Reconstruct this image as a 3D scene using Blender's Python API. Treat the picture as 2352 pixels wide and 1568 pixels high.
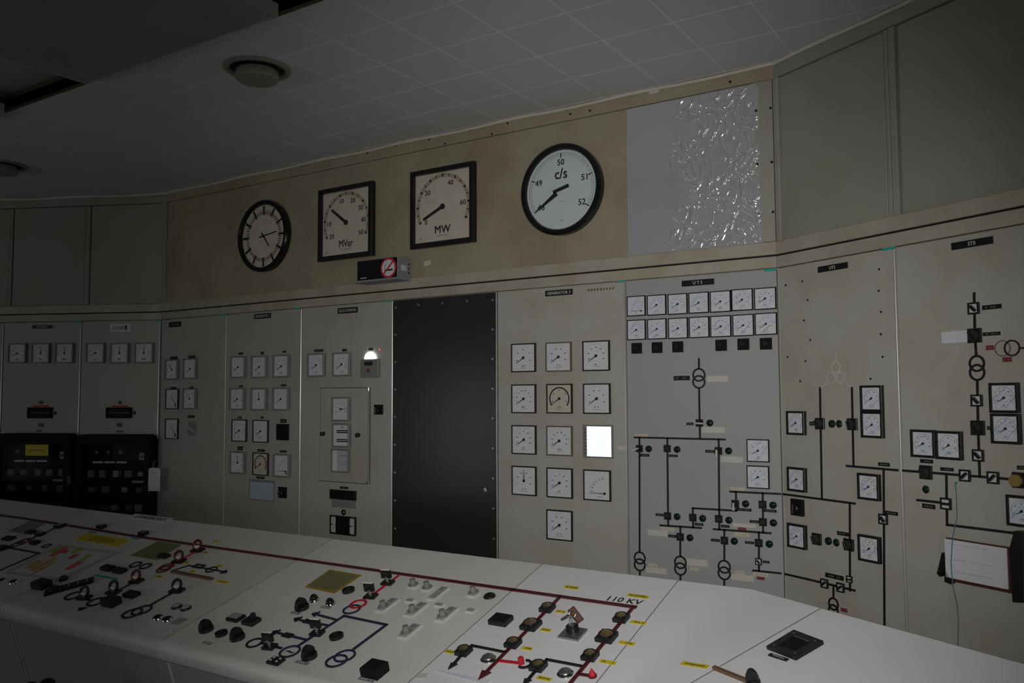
# Power-station control room. Units are metres; wall and desk tables are (along, up) on each surface.
import bpy, math, random
from mathutils import Matrix, Vector, noise
random.seed(7)
for o in list(bpy.data.objects): bpy.data.objects.remove(o, do_unlink=True)
SC = bpy.context.scene
COL = SC.collection
PI = math.pi

# ---------------------------------------------------------------- camera
cam_d = bpy.data.cameras.new('camera'); cam = bpy.data.objects.new('camera', cam_d); COL.objects.link(cam)
RT = Vector((0.8395281, 0.5432967, -0.0046124)); UP = Vector((0.0382053, -0.0505641, 0.9979898)); FW = Vector((-0.5419713, 0.8380167, 0.0632068))
EYE = Vector((0, 0, 1.650))
m = Matrix((RT, UP, -FW)).transposed().to_4x4(); m.translation = EYE
cam.matrix_world = m
cam_d.sensor_fit = 'HORIZONTAL'; cam_d.sensor_width = 36.0; cam_d.lens = 36.0 * 1964.16 / 2352.0
cam_d.clip_start = 0.05; cam_d.clip_end = 100
SC.camera = cam

# ---------------------------------------------------------------- light and exposure
W = bpy.data.worlds.new('world'); SC.world = W; W.use_nodes = True
W.node_tree.nodes['Background'].inputs[0].default_value = (0.5, 0.55, 0.65, 1)
W.node_tree.nodes['Background'].inputs[1].default_value = 0.02
def lamp(name, kind, energy, loc, aim, color=(1, 1, 1), **kw):
    d = bpy.data.lights.new(name, kind); d.energy = energy; d.color = color
    for k, v in kw.items(): setattr(d, k, v)
    o = bpy.data.objects.new(name, d); COL.objects.link(o); o.location = loc
    o.rotation_euler = (Vector(aim) - Vector(loc)).to_track_quat('-Z', 'Y').to_euler()
    return o
# the photographer's flash, just above the lens: a soft-edged beam
FL0 = EYE + UP * 0.11 + RT * 0.0
FLASH_E, FLASH_ANG = 200.0, 69.5
lamp('camera_flash', 'SPOT', FLASH_E, FL0, FL0 + FW * 3 + RT * 0.27 - UP * 0.38, (1.0, 0.985, 0.965), spot_size=math.radians(FLASH_ANG), spot_blend=1.0, shadow_soft_size=0.03)
# soft light bounced about the rest of the room behind the photographer
lamp('room_daylight', 'AREA', 6.0, (1.2, -1.6, 2.3), (-1.6, 3.2, 1.2), (0.93, 0.97, 1.0), shape='RECTANGLE', size=2.6, size_y=1.4)
SC.view_settings.view_transform = 'Standard'; SC.view_settings.look = 'None'
SC.view_settings.exposure = 0.0; SC.view_settings.gamma = 1.0; SC.view_settings.use_curve_mapping = False

# ---------------------------------------------------------------- materials
MAT = {}
def mat(name, col, rough=0.55, metal=0.0, spec=0.4, stain=None, samt=0.0, sscale=3.0, grain=0.0, bump=0.0, emit=0.0, bscale=60.0):
    m = bpy.data.materials.new(name); m.use_nodes = True
    nt = m.node_tree; b = nt.nodes['Principled BSDF']
    b.inputs['Base Color'].default_value = (*col, 1); b.inputs['Roughness'].default_value = rough
    b.inputs['Metallic'].default_value = metal; b.inputs['Specular IOR Level'].default_value = spec
    if emit:
        b.inputs['Emission Color'].default_value = (*col, 1); b.inputs['Emission Strength'].default_value = emit
    if stain or grain or bump:
        tc = nt.nodes.new('ShaderNodeTexCoord')
        src = None
        if stain:
            n = nt.nodes.new('ShaderNodeTexNoise'); n.inputs['Scale'].default_value = sscale; n.inputs['Detail'].default_value = 5; n.inputs['Roughness'].default_value = 0.6
            nt.links.new(tc.outputs['Object'], n.inputs['Vector'])
            r = nt.nodes.new('ShaderNodeValToRGB'); r.color_ramp.elements[0].position = 0.42; r.color_ramp.elements[1].position = 0.75
            r.color_ramp.elements[0].color = (0, 0, 0, 1); r.color_ramp.elements[1].color = (samt, samt, samt, 1)
            nt.links.new(n.outputs['Fac'], r.inputs['Fac'])
            x = nt.nodes.new('ShaderNodeMix'); x.data_type = 'RGBA'; x.inputs['A'].default_value = (*col, 1); x.inputs['B'].default_value = (*stain, 1)
            nt.links.new(r.outputs['Color'], x.inputs['Factor']); src = x.outputs['Result']
        if grain:
            n2 = nt.nodes.new('ShaderNodeTexNoise'); n2.inputs['Scale'].default_value = 90; n2.inputs['Detail'].default_value = 3
            nt.links.new(tc.outputs['Object'], n2.inputs['Vector'])
            y = nt.nodes.new('ShaderNodeMix'); y.data_type = 'RGBA'; y.blend_type = 'OVERLAY'; y.inputs['Factor'].default_value = grain
            if src: nt.links.new(src, y.inputs['A'])
            else: y.inputs['A'].default_value = (*col, 1)
            nt.links.new(n2.outputs['Color'], y.inputs['B'])
            g = nt.nodes.new('ShaderNodeRGBToBW'); nt.links.new(n2.outputs['Color'], g.inputs['Color']); nt.links.new(g.outputs['Val'], y.inputs['B'])
            src = y.outputs['Result']
        if src: nt.links.new(src, b.inputs['Base Color'])
        if bump:
            n3 = nt.nodes.new('ShaderNodeTexNoise'); n3.inputs['Scale'].default_value = bscale; n3.inputs['Detail'].default_value = 2
            nt.links.new(tc.outputs['Object'], n3.inputs['Vector'])
            bp = nt.nodes.new('ShaderNodeBump'); bp.inputs['Strength'].default_value = bump; bp.inputs['Distance'].default_value = 0.002
            nt.links.new(n3.outputs['Fac'], bp.inputs['Height']); nt.links.new(bp.outputs['Normal'], b.inputs['Normal'])
    MAT[name] = m
    return m
BROWN = (0.24, 0.17, 0.09)
mat('panel_paint', (0.47, 0.455, 0.41), 0.5, stain=(0.36, 0.29, 0.19), samt=0.55, sscale=2.2, bump=0.08)
mat('panel_grey', (0.395, 0.40, 0.395), 0.5, stain=(0.40, 0.38, 0.34), samt=0.4, bump=0.05)
mat('panel_left', (0.43, 0.415, 0.38), 0.5, stain=(0.38, 0.32, 0.22), samt=0.5, sscale=1.6, bump=0.08)
mat('fascia_cream', (0.385, 0.345, 0.235), 0.6, stain=(0.22, 0.17, 0.10), samt=0.6, sscale=2.5, bump=0.15)
mat('fascia_grey', (0.335, 0.335, 0.285), 0.6, stain=(0.22, 0.20, 0.14), samt=0.5, sscale=2.0, bump=0.1)
mat('trim_paint', (0.46, 0.42, 0.34), 0.5, stain=BROWN, samt=0.5, sscale=4.0, bump=0.1)
mat('trim_grey', (0.38, 0.37, 0.32), 0.5, stain=BROWN, samt=0.3, sscale=4.0)
mat('ceiling_tile', (0.70, 0.685, 0.70), 0.85, spec=0.1, grain=0.12, bump=0.25, bscale=240)
mat('ceiling_joint', (0.92, 0.91, 0.90), 0.7, spec=0.2)
mat('ceiling_bead', (0.72, 0.68, 0.58), 0.4)
mat('recess_brown', (0.10, 0.08, 0.045), 0.8)
mat('baffle_grey', (0.30, 0.305, 0.29), 0.6, stain=(0.23, 0.23, 0.22), samt=0.8, sscale=3)
mat('recess_grey', (0.42, 0.42, 0.40), 0.7)
mat('light_alloy', (0.5, 0.5, 0.5), 0.35, metal=0.6)
mat('vent_enamel', (0.27, 0.26, 0.23), 0.45)
mat('vent_dark', (0.012, 0.012, 0.012), 0.7)
mat('floor_lino', (0.10, 0.095, 0.09), 0.4, stain=(0.06, 0.06, 0.06), samt=0.6)
mat('plain_wall', (0.42, 0.40, 0.34), 0.7)
mat('desk_white', (0.83, 0.83, 0.845), 0.38, stain=(0.72, 0.70, 0.66), samt=0.35, sscale=3.0)
mat('desk_cream', (0.78, 0.77, 0.74), 0.4, stain=(0.62, 0.58, 0.50), samt=0.4, sscale=3.0)
mat('desk_grey', (0.72, 0.71, 0.68), 0.4, stain=(0.55, 0.52, 0.46), samt=0.4, sscale=3.0)
mat('skirt_paint', (0.40, 0.40, 0.385), 0.5, stain=(0.3, 0.28, 0.24), samt=0.4)
mat('black', (0.012, 0.012, 0.013), 0.4)
mat('black_matt', (0.010, 0.010, 0.011), 0.75, spec=0.2)
mat('black_gloss', (0.012, 0.012, 0.014), 0.18)
mat('black_steel', (0.028, 0.029, 0.030), 0.24, spec=0.5, stain=(0.05, 0.035, 0.025), samt=0.5, sscale=3.5, bump=0.04)
mat('dark_line', (0.014, 0.014, 0.017), 0.5)
mat('navy_line', (0.022, 0.026, 0.06), 0.45)
mat('red_line', (0.10, 0.012, 0.018), 0.4)
mat('red_bright', (0.50, 0.015, 0.025), 0.55)
mat('red_tag', (0.22, 0.025, 0.04), 0.5)
mat('brown_rod', (0.16, 0.09, 0.05), 0.5)
mat('ghost_paint', (0.53, 0.53, 0.50), 0.5)
mat('dial_white', (0.72, 0.72, 0.74), 0.5, spec=0.3)
mat('dial_cool', (0.66, 0.72, 0.72), 0.45, spec=0.3)
mat('dial_cream', (0.66, 0.59, 0.50), 0.5, spec=0.3, stain=(0.5, 0.43, 0.34), samt=0.4, sscale=9)
mat('dial_warm', (0.60, 0.55, 0.44), 0.5, spec=0.3)
mat('arc_tan', (0.42, 0.35, 0.26), 0.6)
mat('arc_grey', (0.40, 0.38, 0.40), 0.6)
mat('ink', (0.02, 0.02, 0.022), 0.6)
mat('ink_soft', (0.16, 0.16, 0.20), 0.6)
mat('blue_stroke', (0.40, 0.51, 0.74), 0.6)
mat('bezel_grey', (0.23, 0.23, 0.225), 0.4)
mat('bezel_brown', (0.16, 0.12, 0.09), 0.5)
mat('plate_white', (0.62, 0.62, 0.60), 0.5)
mat('engraved_white', (0.6, 0.6, 0.58), 0.6)
mat('paper', (0.70, 0.69, 0.73), 0.75, spec=0.1)
mat('paper_grey', (0.50, 0.50, 0.54), 0.6, spec=0.2)
mat('ivory_tag', (0.60, 0.56, 0.43), 0.6)
mat('masking_tape', (0.60, 0.58, 0.51), 0.7)
mat('yellow', (0.68, 0.54, 0.03), 0.6)
mat('olive_card', (0.22, 0.21, 0.09), 0.5, stain=(0.14, 0.15, 0.07), samt=0.7, sscale=12)
mat('amber_edge', (0.36, 0.25, 0.05), 0.5)
mat('teal_tape', (0.02, 0.40, 0.36), 0.5)
mat('green_mark', (0.36, 0.55, 0.06), 0.6)
mat('pink_mark', (0.75, 0.13, 0.14), 0.6)
mat('orange_mark', (0.65, 0.42, 0.16), 0.6)
mat('lens_green', (0.006, 0.03, 0.022), 0.12)
mat('lens_dark', (0.015, 0.014, 0.016), 0.1)
mat('chrome', (0.62, 0.62, 0.62), 0.16, metal=1.0)
mat('steel', (0.40, 0.40, 0.40), 0.32, metal=0.9)
mat('strip_metal', (0.62, 0.61, 0.60), 0.3, metal=0.5)
mat('brass', (0.55, 0.40, 0.20), 0.3, metal=0.9)
mat('pearl', (0.70, 0.68, 0.60), 0.35)
mat('module_grey', (0.36, 0.36, 0.35), 0.4)
mat('module_plate', (0.56, 0.56, 0.54), 0.4)
mat('module_knob', (0.22, 0.22, 0.21), 0.3)
mat('knob_dark', (0.035, 0.032, 0.03), 0.3)
mat('tag_ink', (0.17, 0.17, 0.16), 0.6)
mat('amber_lens', (0.30, 0.20, 0.06), 0.3)
mat('module_dark', (0.25, 0.25, 0.25), 0.45)
mat('key_leather', (0.085, 0.025, 0.015), 0.5)
mat('lcd', (0.028, 0.030, 0.020), 0.75, spec=0.1)
mat('pale_blue', (0.42, 0.52, 0.58), 0.4)
mat('sign_red', (0.62, 0.03, 0.04), 0.45)
mat('sign_white', (0.75, 0.73, 0.77), 0.5)
mat('box_grey', (0.28, 0.28, 0.30), 0.5)
mat('cord_blue', (0.06, 0.19, 0.27), 0.6)
mat('relay_part', (0.10, 0.095, 0.08), 0.5)
mat('relay_part_light', (0.30, 0.30, 0.28), 0.5)
mat('led_red', (0.9, 0.08, 0.05), 0.3, emit=1.2)
mat('glare_white', (1.0, 0.97, 1.0), 0.3, emit=2.2)
mat('mirror_cover', (0.9, 0.91, 0.93), 0.04, metal=0.7)
mat('chair_cloth', (0.012, 0.013, 0.022), 0.8)
mat('daylight_pane', (0.92, 0.96, 1.0), 0.3, emit=1.5)
# clear relay-door glass and the shiny cover of the recorder
gm = bpy.data.materials.new('door_glass'); gm.use_nodes = True; nt = gm.node_tree
gb = nt.nodes['Principled BSDF']; gb.inputs['Base Color'].default_value = (0.9, 0.95, 0.93, 1); gb.inputs['Transmission Weight'].default_value = 1.0
gb.inputs['Roughness'].default_value = 0.02; gb.inputs['IOR'].default_value = 1.05
MAT['door_glass'] = gm
# crumpled clear film over a grey sheet
cm = mat('crumpled_film', (0.54, 0.54, 0.555), 0.16, spec=1.0, metal=0.22)
cm.node_tree.nodes['Principled BSDF'].inputs['Coat Weight'].default_value = 1.0
cm.node_tree.nodes['Principled BSDF'].inputs['Coat Roughness'].default_value = 0.07

# ---------------------------------------------------------------- mesh helpers (X right, Y up the surface, Z out of it)
class MB:
    def __init__(s): s.v = []; s.f = []
    def add(s, vs, fs):
        b = len(s.v); s.v += [tuple(p) for p in vs]; s.f += [tuple(b + i for i in f) for f in fs]; return s
    def slab(s, cx, cy, w, h, z0, z1, ch=0.0):
        x, y = w / 2, h / 2; c = min(ch, x * 0.9, y * 0.9)
        P = [(-x, -y), (x, -y), (x, y), (-x, y)]; Q = [(-x + c, -y + c), (x - c, -y + c), (x - c, y - c), (-x + c, y - c)]
        vs = [(cx + a, cy + b, z0) for a, b in P] + [(cx + a, cy + b, z1 - c) for a, b in P]
        fs = [(3, 2, 1, 0)] + [(i, (i + 1) % 4, (i + 1) % 4 + 4, i + 4) for i in range(4)]
        if c > 0:
            vs += [(cx + a, cy + b, z1) for a, b in Q]
            fs += [(i + 4, (i + 1) % 4 + 4, (i + 1) % 4 + 8, i + 8) for i in range(4)] + [(8, 9, 10, 11)]
        else: fs.append((4, 5, 6, 7))
        return s.add(vs, fs)
    def prism(s, pts, z0, z1):
        n = len(pts)
        if sum(pts[i][0] * pts[(i + 1) % n][1] - pts[(i + 1) % n][0] * pts[i][1] for i in range(n)) < 0: pts = pts[::-1]
        vs = [(a, b, z0) for a, b in pts] + [(a, b, z1) for a, b in pts]
        return s.add(vs, [tuple(range(n))[::-1], tuple(range(n, 2 * n))] + [(i, (i + 1) % n, (i + 1) % n + n, i + n) for i in range(n)])
    def lathe(s, prof, cx=0, cy=0, n=24):
        vs = []; fs = []; k = len(prof)
        for i in range(n):
            a = 2 * PI * i / n
            for r, z in prof: vs.append((cx + r * math.cos(a), cy + r * math.sin(a), z))
        for i in range(n):
            for j in range(k - 1):
                a, b = i * k + j, ((i + 1) % n) * k + j
                fs.append((a, b, b + 1, a + 1))
        return s.add(vs, fs)
    def cyl(s, cx, cy, r, z0, z1, n=20, ch=0.0):
        p = [(0.0001, z0), (r, z0), (r, z1 - ch)] + ([(r - ch, z1)] if ch else []) + [(0.0001, z1)]
        return s.lathe(p, cx, cy, n)
    def ring(s, cx, cy, ro, ri, z0, z1, n=28):
        return s.lathe([(ri, z0), (ro, z0), (ro, z1), (ri, z1), (ri, z0)], cx, cy, n)
    def arc(s, cx, cy, ro, ri, a0, a1, z0, z1, n=20):
        vs = []; fs = []
        for i in range(n + 1):
            a = math.radians(a0 + (a1 - a0) * i / n); c, q = math.cos(a), math.sin(a)
            vs += [(cx + ri * c, cy + ri * q, z0), (cx + ro * c, cy + ro * q, z0), (cx + ro * c, cy + ro * q, z1), (cx + ri * c, cy + ri * q, z1)]
        for i in range(n):
            for j in range(4): fs.append((i * 4 + j, i * 4 + (j + 1) % 4, i * 4 + 4 + (j + 1) % 4, i * 4 + 4 + j))
        return s.add(vs, fs + [(0, 1, 2, 3), tuple(n * 4 + i for i in (3, 2, 1, 0))])
    def bar(s, p, q, w, z0, z1, w2=None):
        p, q = Vector(p), Vector(q); d = (q - p).normalized(); n = Vector((-d.y, d.x)); w2 = w if w2 is None else w2
        return s.prism([tuple(p + n * w / 2), tuple(q + n * w2 / 2), tuple(q - n * w2 / 2), tuple(p - n * w / 2)], z0, z1)
    def frame(s, cx, cy, w, h, band, z0, z1, ch=0.0):
        x, y = w / 2, h / 2; b = band
        O = [(-x, -y), (x, -y), (x, y), (-x, y)]; I = [(-x + b, -y + b), (x - b, -y + b), (x - b, y - b), (-x + b, y - b)]
        OC = [(a + (ch if a < 0 else -ch), c + (ch if c < 0 else -ch)) for a, c in O]
        vs = [(cx + a, cy + c, z0) for a, c in O] + [(cx + a, cy + c, z1 - ch) for a, c in O] + [(cx + a, cy + c, z1) for a, c in OC] + [(cx + a, cy + c, z1) for a, c in I] + [(cx + a, cy + c, z0) for a, c in I]
        fs = []
        for i in range(4):
            j = (i + 1) % 4
            for k in range(4): fs.append((i + 4 * k, j + 4 * k, j + 4 * k + 4, i + 4 * k + 4))
        return s.add(vs, fs)
    def dome(s, cx, cy, r, z0, hgt, n=18, k=5):
        return s.lathe([(r * math.cos(PI / 2 * i / k) + 1e-4, z0 + hgt * math.sin(PI / 2 * i / k)) for i in range(k + 1)], cx, cy, n)
    def tube(s, pts, r, n=6):
        vs = []; fs = []; pts = [Vector(p) for p in pts]
        for i, p in enumerate(pts):
            d = (pts[min(i + 1, len(pts) - 1)] - pts[max(i - 1, 0)]).normalized()
            a = d.cross(Vector((0.31, 0.17, 0.93))).normalized(); b = d.cross(a)
            for j in range(n):
                t = 2 * PI * j / n; vs.append(tuple(p + a * r * math.cos(t) + b * r * math.sin(t)))
        for i in range(len(pts) - 1):
            for j in range(n): fs.append((i * n + j, i * n + (j + 1) % n, (i + 1) * n + (j + 1) % n, (i + 1) * n + j))
        return s.add(vs, fs + [tuple(range(n))[::-1], tuple(len(vs) - n + j for j in range(n))])
    def mesh(s, name):
        me = bpy.data.meshes.new(name); me.from_pydata(s.v, [], s.f); me.update(); return me
def smooth(me, ang=40):
    me.polygons.foreach_set('use_smooth', [True] * len(me.polygons))
    try: me.set_sharp_from_angle(angle=math.radians(ang))
    except Exception: pass
PRINT = {'scale', 'minute_track', 'tick_marks', 'writing', 'print', 'ruled_lines', 'handwriting', 'speckle', 'trace', 'scrawl', 'blue_hatching'}
def obj(name, me, material, parent=None, loc=(0, 0, 0), rot=0.0):
    if isinstance(me, MB): me = me.mesh(name)
    if not me.materials: me.materials.append(MAT[material])
    elif me.materials[0] != MAT[material]:
        me = me.copy(); me.materials.clear(); me.materials.append(MAT[material])
    o = bpy.data.objects.new(name, me); COL.objects.link(o); o.parent = parent; o.location = loc
    if name in PRINT: o['kind'] = 'stuff'
    if rot: o.rotation_euler = (0, 0, rot)
    return o
CACHE = {}
def cached(key, fn, sm=False):
    if key not in CACHE:
        me = fn().mesh(key[0] if isinstance(key, tuple) else key)
        if sm: smooth(me)
        CACHE[key] = me
    return CACHE[key]
def cpart(parent, name, key, fn, material, loc=(0, 0, 0), rot=0.0, sm=False):
    return obj(name, cached((name,) + tuple(key) + (material,), fn, sm), material, parent, loc, rot)
def struct(name, mb, material, parent=None):
    o = obj(name, mb, material, parent)
    if parent is None: o['kind'] = 'structure'
    return o
def tag(o, label, cat, group=None):
    o['label'] = label; o['category'] = cat
    if group: o['group'] = group
    return o
# surface frames: X along, Y up, Z out into the room
def frame_m(origin, x, y):
    x, y = Vector(x).normalized(), Vector(y).normalized(); z = x.cross(y)
    f = Matrix((x, y, z)).transposed().to_4x4(); f.translation = Vector(origin); return f
D = 3.70370; CL = -5.33820; CR = -1.02710; AR = -0.507245; AL = 0.442214; BETA = 0.273679
FM = frame_m((0, D, 0), (1, 0, 0), (0, 0, 1))
FR = frame_m((CR, D, 0), (math.cos(AR), math.sin(AR), 0), (0, 0, 1))
FLW = frame_m((CL, D, 0), (math.cos(AL), math.sin(AL), 0), (0, 0, 1))
YN, HN, DEPTH = 1.90, 0.80, 0.862
BX = -1.08
FC = frame_m((0, YN, HN), (1, 0, 0), (0, math.cos(BETA), math.sin(BETA)))
FE = frame_m((BX, YN, HN), (math.cos(AR), math.sin(AR), 0), (-math.sin(AR) * math.cos(BETA), math.cos(AR) * math.cos(BETA), math.sin(BETA)))
CEIL = 3.10
FK = frame_m((0, 0, CEIL), (1, 0, 0), (0, -1, 0))          # ceiling: Z points down into the room, Y is -world y
def thing(name, label, cat, fr, at, rot=0.0, group=None, z=0.0):
    o = bpy.data.objects.new(name, None); COL.objects.link(o); o.empty_display_size = 0.05
    o.matrix_basis = fr @ Matrix.Translation((at[0], at[1], z)) @ Matrix.Rotation(rot, 4, 'Z')
    return tag(o, label, cat, group)

# ---------------------------------------------------------------- lettering (real outlines)
TXT = {}
def make_texts(strings):
    tmp = []
    for t in strings:
        cu = bpy.data.curves.new('t', 'FONT'); cu.body = t; cu.align_x = 'CENTER'; cu.align_y = 'CENTER'; cu.size = 1.0; cu.resolution_u = 2
        o = bpy.data.objects.new('t', cu); COL.objects.link(o); tmp.append((t, o))
    dg = bpy.context.evaluated_depsgraph_get(); dg.update()
    for t, o in tmp:
        me = bpy.data.meshes.new_from_object(o.evaluated_get(dg)); me.materials.clear()
        xs = [v.co.x for v in me.vertices]; ys = [v.co.y for v in me.vertices]
        w = max(xs) - min(xs); h = max(ys) - min(ys); cx = (max(xs) + min(xs)) / 2; cy = (max(ys) + min(ys)) / 2
        for v in me.vertices: v.co.x -= cx; v.co.y -= cy
        vs0 = [tuple(v.co) for v in me.vertices]; fs0 = [tuple(p.vertices) for p in me.polygons]; bm = MB()
        for q, (dx, dy) in enumerate(((-0.016, -0.010), (0.016, -0.010), (-0.016, 0.010), (0.016, 0.010))): bm.add([(a + dx, b + dy, c + q * 0.00008) for a, b, c in vs0], fs0)
        bpy.data.meshes.remove(me); TXT[t] = (bm.mesh('lettering'), w, h)
    for t, o in tmp:
        cu = o.data; bpy.data.objects.remove(o); bpy.data.curves.remove(cu)
make_texts(['ATHLONE', 'CLOON', 'GENERATOR 2', 'G2-GI COMMON', 'GENERATOR 3', 'U T 3', 'UT2', 'STII', 'LANESBORO', 'FLAGFORD', '110 KV', 'NOT IN SERVICE', 'kV', 'MW', 'MVar', 'c/s', '0', '10', '20', '30', '40', '50', '60', '48', '49', '51', '52', 'MULTIPLY BY 2', 'A', 'V', 'HZ', '~'])
def lettering(parent, t, height, loc, material='ink', maxw=None, rot=0.0):
    me, w, h = TXT[t]; k = height / h; kx = k
    if maxw and w * k > maxw: kx = maxw / w
    o = obj('lettering', me, material, parent, loc, rot); o.scale = (kx, k, 1)
    return o
def dashes(mb, cx, cy, w, h, n, z0, z1, seed=0):
    r = random.Random(seed * 131 + n); x = cx - w / 2; tot = w / n
    for i in range(n):
        if r.random() < 0.86: mb.slab(x + tot * 0.5, cy, tot * r.uniform(0.45, 0.72), h * r.uniform(0.75, 1.0), z0, z1)
        x += tot
    return mb

# ================================================================ the room shell
cosR, sinR, cosL, sinL = math.cos(AR), math.sin(AR), math.cos(AL), math.sin(AL)
RL, LL = 5.0, 4.2
PR = (CR + cosR * RL, D + sinR * RL); PL = (CL - cosL * LL, D - sinL * LL)
YB = -3.2
ROOM = [(PL[0], YB), (PR[0], YB), PR, (CR, D), (CL, D), PL]
def wall(name, fr, s0, s1, material, t1=CEIL, th=0.12):
    mb = MB().slab((s0 + s1) / 2, t1 / 2, s1 - s0, t1, -0.022 - th, -0.022)
    o = struct(name, mb, material); o.matrix_basis = fr; return o
w_back = wall('wall_back', FM, CL, CR, 'plain_wall')
w_right = wall('wall_right', FR, 0, RL, 'plain_wall')
w_left = wall('wall_left', FLW, -LL, 0, 'plain_wall')
def plain(name, a, b):
    d = Vector((b[0] - a[0], b[1] - a[1], 0)); fr = frame_m((a[0], a[1], 0), d, (0, 0, 1))
    o = struct(name, MB().slab(d.length / 2, (CEIL + 0.3) / 2, d.length, CEIL + 0.3, -0.14, 0), 'plain_wall'); o.matrix_basis = fr; return o
w_front = plain('wall_front', (PR[0], YB), (PL[0], YB))
plain('wall_side_right', PR, (PR[0], YB)); plain('wall_side_left', (PL[0], YB), PL)
struct('floor', MB().prism(ROOM, -0.1, 0.0), 'floor_lino')
# daylight windows in the wall behind the photographer
for i, (x0, x1, z0, z1) in enumerate(((-6.4, -4.3, 0.75, 1.75), (-8.1, -7.2, 0.35, 2.0))):
    wx = (x0 + x1) / 2; fr = frame_m((wx, YB, 0), (-1, 0, 0), (0, 0, 1))
    f = struct('window_%d' % (i + 1), MB().frame(0, (z0 + z1) / 2, x1 - x0 + 0.1, z1 - z0 + 0.1, 0.05, 0.0, 0.04), 'trim_paint'); f.matrix_basis = fr
    obj('pane', MB().slab(0, (z0 + z1) / 2, x1 - x0, z1 - z0, 0.004, 0.012), 'daylight_pane', f)

# ---------------------------------------------------------------- ceiling: 305 mm tiles, each its own piece
YE = 2.168
def clip(poly, convex):
    n = len(convex)
    for i in range(n):
        a, b = convex[i], convex[(i + 1) % n]; out = []
        side = lambda p: (b[0] - a[0]) * (p[1] - a[1]) - (b[1] - a[1]) * (p[0] - a[0])
        for j in range(len(poly)):
            p, q = poly[j], poly[(j + 1) % len(poly)]; sp, sq = side(p), side(q)
            if sp >= 0: out.append(p)
            if sp * sq < 0:
                t = sp / (sp - sq); out.append((p[0] + (q[0] - p[0]) * t, p[1] + (q[1] - p[1]) * t))
        poly = out
        if len(poly) < 3: return []
    return poly
strip = clip([(PL[0], YE), (PR[0], YE), (PR[0], D + 1), (PL[0], D + 1)], ROOM)
ceiling = struct('ceiling', MB().prism(strip, CEIL + 0.0007, CEIL + 0.05), 'ceiling_joint')
TX0, TXS, TY0, TYS = -2.154, 0.3065, 2.471, 0.3025
tile_key = {}
for i in range(-20, 12):
    for j in range(-1, 5):
        x, y = TX0 + i * TXS, TY0 + j * TYS; g = 0.0026
        q = [(x + g, y + g), (x + TXS - g, y + g), (x + TXS - g, y + TYS - g), (x + g, y + TYS - g)]
        c = clip(q, ROOM)
        if len(c) < 3 or y >= D: continue
        area = abs(sum(c[k][0] * c[(k + 1) % len(c)][1] - c[(k + 1) % len(c)][0] * c[k][1] for k in range(len(c)))) / 2
        if area < 0.0015: continue
        full = len(c) == 4 and area > (TXS - 2 * g) * (TYS - 2 * g) * 0.999
        if full:
            me = cached('ceiling_tile', lambda: MB().slab(0, 0, TXS - 2 * g, TYS - 2 * g, -0.0010, 0.0, 0.0003))
            o = obj('ceiling_tile', me, 'ceiling_tile', ceiling, (x + TXS / 2, y + TYS / 2, CEIL + random.uniform(0, 0.0002)))
            o.rotation_euler = (PI, 0, 0)
        else:
            obj('ceiling_tile', MB().prism(c, CEIL, CEIL + 0.0010), 'ceiling_tile', ceiling)
# raised part of the ceiling over the desk, with big dark baffles hung in it
high = clip([(PL[0], YB), (PR[0], YB), (PR[0], YE), (PL[0], YE)], ROOM)
struct('ceiling_recess', MB().prism(high, CEIL + 0.075, CEIL + 0.15), 'recess_grey')
struct('trim_1', MB().slab((PL[0] + PR[0]) / 2, YE + 0.012, PR[0] - PL[0] - 0.6, 0.024, CEIL + 0.0, CEIL + 0.076), 'recess_brown')
def baffle(x0, x1, y0, y1, label):
    t = thing('ceiling_baffle', label, 'ceiling panel', FK, ((x0 + x1) / 2, -(y0 + y1) / 2), group='dark baffles hung in the raised ceiling')
    w, h = x1 - x0, y1 - y0
    obj('panel', MB().slab(0, 0, w, h, -0.012, 0.028, 0.002), 'baffle_grey', t)
    obj('edge_trim', MB().frame(0, 0, w + 0.012, h + 0.012, 0.006, -0.02, 0.030), 'recess_grey', t)
    for sx in (-1, 1): obj('hanger', MB().cyl(sx * w * 0.35, 0, 0.008, -0.0755, -0.012, 8), 'steel', t)
baffle(-3.68, -2.43, 0.55, 2.14, 'big dark baffle panel hung beside the round ceiling vent')
baffle(-5.70, -4.41, 0.55, 2.14, 'dark baffle panel at the far left edge of the ceiling')
t = thing('ceiling_light', 'black light fitting in the raised ceiling right of the big baffle', 'light', FK, (-1.75, -1.75), z=-0.075)
obj('housing', MB().slab(0, 0, 1.12, 0.78, 0, 0.05, 0.01), 'black_matt', t); obj('rim', MB().frame(0, 0, 1.14, 0.8, 0.03, 0.03, 0.058), 'black', t)
# cream bead that closes the joint of ceiling and wall
for nm, fr, s0, s1 in (('trim_2', FM, CL, CR), ('trim_3', FR, 0, RL), ('trim_4', FLW, -LL, 0)):
    o = struct(nm, MB().tube([(s0 + (s1 - s0) * k / 30, CEIL - 0.007 + 0.003 * math.sin(k * 1.3), 0.005) for k in range(31)], 0.007), 'ceiling_bead'); o.matrix_basis = fr

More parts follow.
